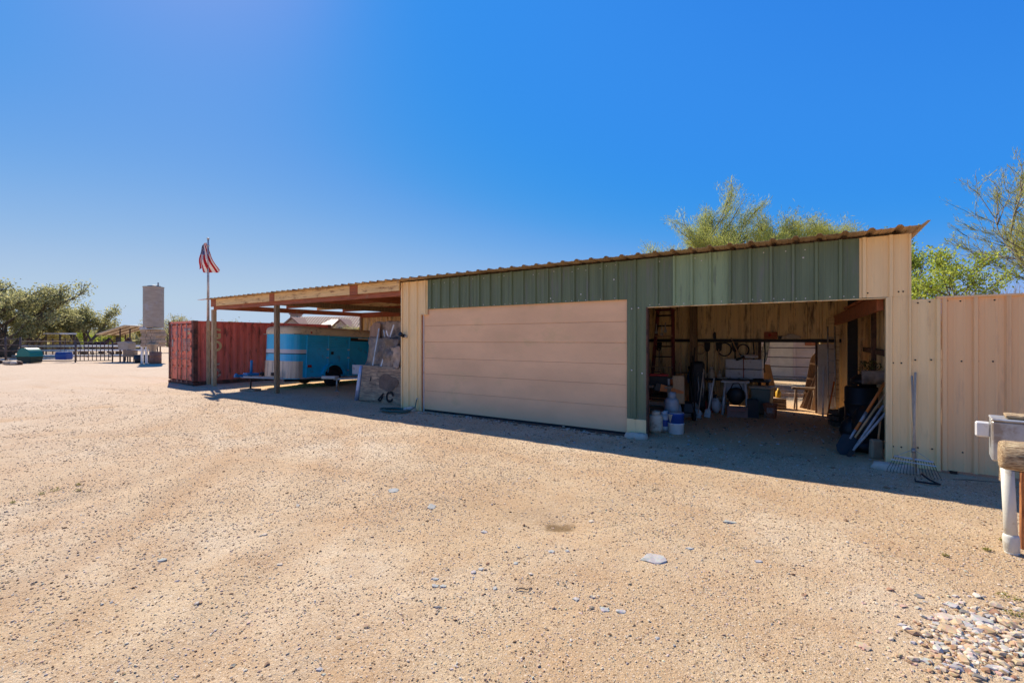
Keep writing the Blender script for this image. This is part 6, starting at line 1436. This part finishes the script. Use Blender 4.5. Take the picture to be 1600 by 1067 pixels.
# ------------------------------------------------------------------ houses far behind
x, y = at(505, 72); hs_ = thing('stucco_house', 'tan stucco house with brown ribbed gables and a chimney beyond the trailer', 'house', (x, y, 0), R(30))
def hpart(nm, mb, m_, par=None): return mb.build(nm, m_, par or hs_)
mb = MB(); mb.box((.5, 3, 1.7), (16, 6, 3.4)); hpart('wall', mb, M['stucco'])
mb = MB(); mb.prism([(-.6, 3.35), (3, 5.55), (6.6, 3.35), (6.6, 3.2), (-.6, 3.2)], -6.3, 9.0, 'x'); rf = hpart('roof', mb, M['tile'])
for xx in np.arange(-6.0, 9, .45):
    mb = MB(); mb.add([(xx, -.6, 3.36), (xx+.07, -.6, 3.36), (xx+.07, 3, 5.58), (xx, 3, 5.58), (xx, -.6, 3.43), (xx+.07, -.6, 3.43), (xx+.07, 3, 5.65), (xx, 3, 5.65)], [(0,1,2,3),(7,6,5,4),(0,4,5,1),(1,5,6,2),(2,6,7,3),(3,7,4,0)]); hpart('roof_rib', mb, M['metalroof'], rf)
def gable(cx, w_, h0, h1, y0):
    mb = MB(); mb.prism([(cx-w_/2, 0), (cx+w_/2, 0), (cx+w_/2, h0), (cx, h1), (cx-w_/2, h0)], y0, 3.0, 'y'); hpart('gable_wall', mb, M['stucco'])
    mb = MB(); e = .35
    mb.prism([(cx-w_/2-e, h0-.2), (cx, h1+.08), (cx+w_/2+e, h0-.2), (cx+w_/2+e, h0+.02), (cx, h1+.32), (cx-w_/2-e, h0+.02)], y0-.3, 3.2, 'y'); hpart('gable_roof', mb, M['tile'])
    mb = MB(); n = 12; mb.prism([(cx-.55, h0-.7), (cx+.55, h0-.7)]+[(cx+.55*math.cos(a), h0+.05+.5*math.sin(a)) for a in np.linspace(0, math.pi, n)], y0-.03, y0+.05, 'y'); wn = hpart('window', mb, M['glass'])
    mb = MB(); mb.box((cx, y0-.04, h0-.05), (.06, .04, 1.2)); hpart('frame', mb, M['stucco'], wn)
gable(-4.2, 4.2, 3.3, 5.0, -1.6); gable(3.6, 3.4, 3.2, 4.7, -1.8)
mb = MB(); mb.add([(-.6, -1.4, 3.6), (2.4, -1.4, 3.6), (3.2, 2.0, 4.95), (.4, 2.0, 4.95), (-.6, -1.4, 3.72), (2.4, -1.4, 3.72), (3.2, 2.0, 5.07), (.4, 2.0, 5.07)], [(0,1,2,3),(7,6,5,4),(0,4,5,1),(1,5,6,2),(2,6,7,3),(3,7,4,0)]); hpart('skirt_roof', mb, M['metalroof'])
mb = MB(); mb.box((-6.6, 4, 5.0), (1.4, 1.2, 2.0)); ch = hpart('chimney', mb, M['masonry']); mb = MB(); mb.box((-6.6, 4, 6.05), (1.7, 1.5, .18)); mb.box((-6.5, 4, 6.3), (.4, .4, .4)); hpart('cap', mb, M['tile'], ch)
mb = MB(); mb.box((-8.5, 3, 1.6), (4, 5, 3.2)); hpart('wing_wall', mb, M['stucco']); mb = MB(); mb.prism([(-10.9, 3.1), (-8.5, 4.6), (-6.1, 3.1), (-6.1, 2.95), (-10.9, 2.95)], .2, 5.8, 'y'); hpart('wing_roof', mb, M['tile'])
# pale sided shed seen through the back opening, with its door, a pipe rail in front
wy = 24.6; ws = thing('sided_shed', 'low pale pinkish board sided shed seen through the back opening', 'shed', (-1.2, wy, 0))
for k in range(14):
    z = .05+k*.19; mb = MB(); mb.prism([(wy-.02, z), (wy+.02, z), (wy+.02, z+.19), (wy+.005, z+.19)], -6, 3.4, 'x'); mb.build('siding_board', M['siding'], ws, world=True)
mb = MB(); mb.box((-1.3, wy+2.1, 1.3), (9.4, 4.1, 2.6)); mb.build('wall', M['siding'], ws, world=True)
mb = MB(); mb.prism([(wy-.35, 2.70), (wy+4.4, 2.95), (wy+4.4, 3.03), (wy-.35, 2.78)], -6.3, 3.7, 'x'); mb.build('roof', M['metalroof'], ws, world=True)
mb = MB(); mb.box((-1.15, wy-.05, 1.05), (.95, .06, 2.05)); dr = mb.build('door', M['card'], ws, .01, world=True)
for xx in (-1.67, -.63): mb = MB(); mb.box((xx, wy-.06, 1.07), (.09, .09, 2.14)); mb.build('door_frame', M['siding'], ws, world=True)
mb = MB(); mb.box((.35, wy-.05, 1.72), (1.15, .05, .32)); mb.build('vent', M['redwood'], ws, .01, world=True)
fence('pipe_rail', 'thin brown pipe rail before the pale sided shed', (-5.5, 21.0), (4.2, 21.2), 5, 1.55, (.35, .75, 1.12, 1.5), M['fencepipe'], .035, .02)
for k, (x0, y0, L_, a) in enumerate(((-2.6, 19.5, 4.5, .05), (-2.2, 18.3, 3.6, -.08), (-2.8, 16.8, 3.4, .12))):
    t = thing('pole_timber', ['furthest long timber lying on the ground behind the shed', 'middle long timber lying on the ground behind the shed', 'nearest long timber lying on the ground behind the shed'][k], 'timber', (x0, y0, .06), a); mb = MB(); mb.box((L_/2, 0, 0), (L_, .14, .12)); mb.build('timber', M['lumber'], t, .01)
# desert scrub towards the horizon: one mass nobody could count
n_ = 1500; ang = np.radians(rng.uniform(-62, 62, n_)); rr = rng.uniform(95, 420, n_); f0 = math.atan2(FWD.y, FWD.x)
cx, cy = rr*np.cos(f0-ang), rr*np.sin(f0-ang); hh = rng.uniform(1.2, 4.2, n_)
m_l = 26; c = np.repeat(np.stack([cx, cy, np.zeros(n_)], -1), m_l, 0); H = np.repeat(hh, m_l)
u = rng.normal(0, 1, (n_*m_l, 3)); u /= np.linalg.norm(u, axis=1, keepdims=True); q = u*np.stack([H*.75, H*.75, H*.5], -1); q[:, 2] += H*.5
p = c+q; d = rng.normal(0, 1, p.shape); d /= np.linalg.norm(d, axis=1, keepdims=True); s = np.cross(d, rng.normal(0, 1, p.shape)); s /= np.linalg.norm(s, axis=1, keepdims=True)
l = (H*.42)[:, None]
V = np.stack([p-d*l, p+s*l*.6, p+d*l, p-s*l*.6], 1).reshape(-1, 3)
o = npmesh('desert_scrub', V, np.arange(len(V)).reshape(-1, 4), LEAF['olive']); o['kind'] = 'stuff'
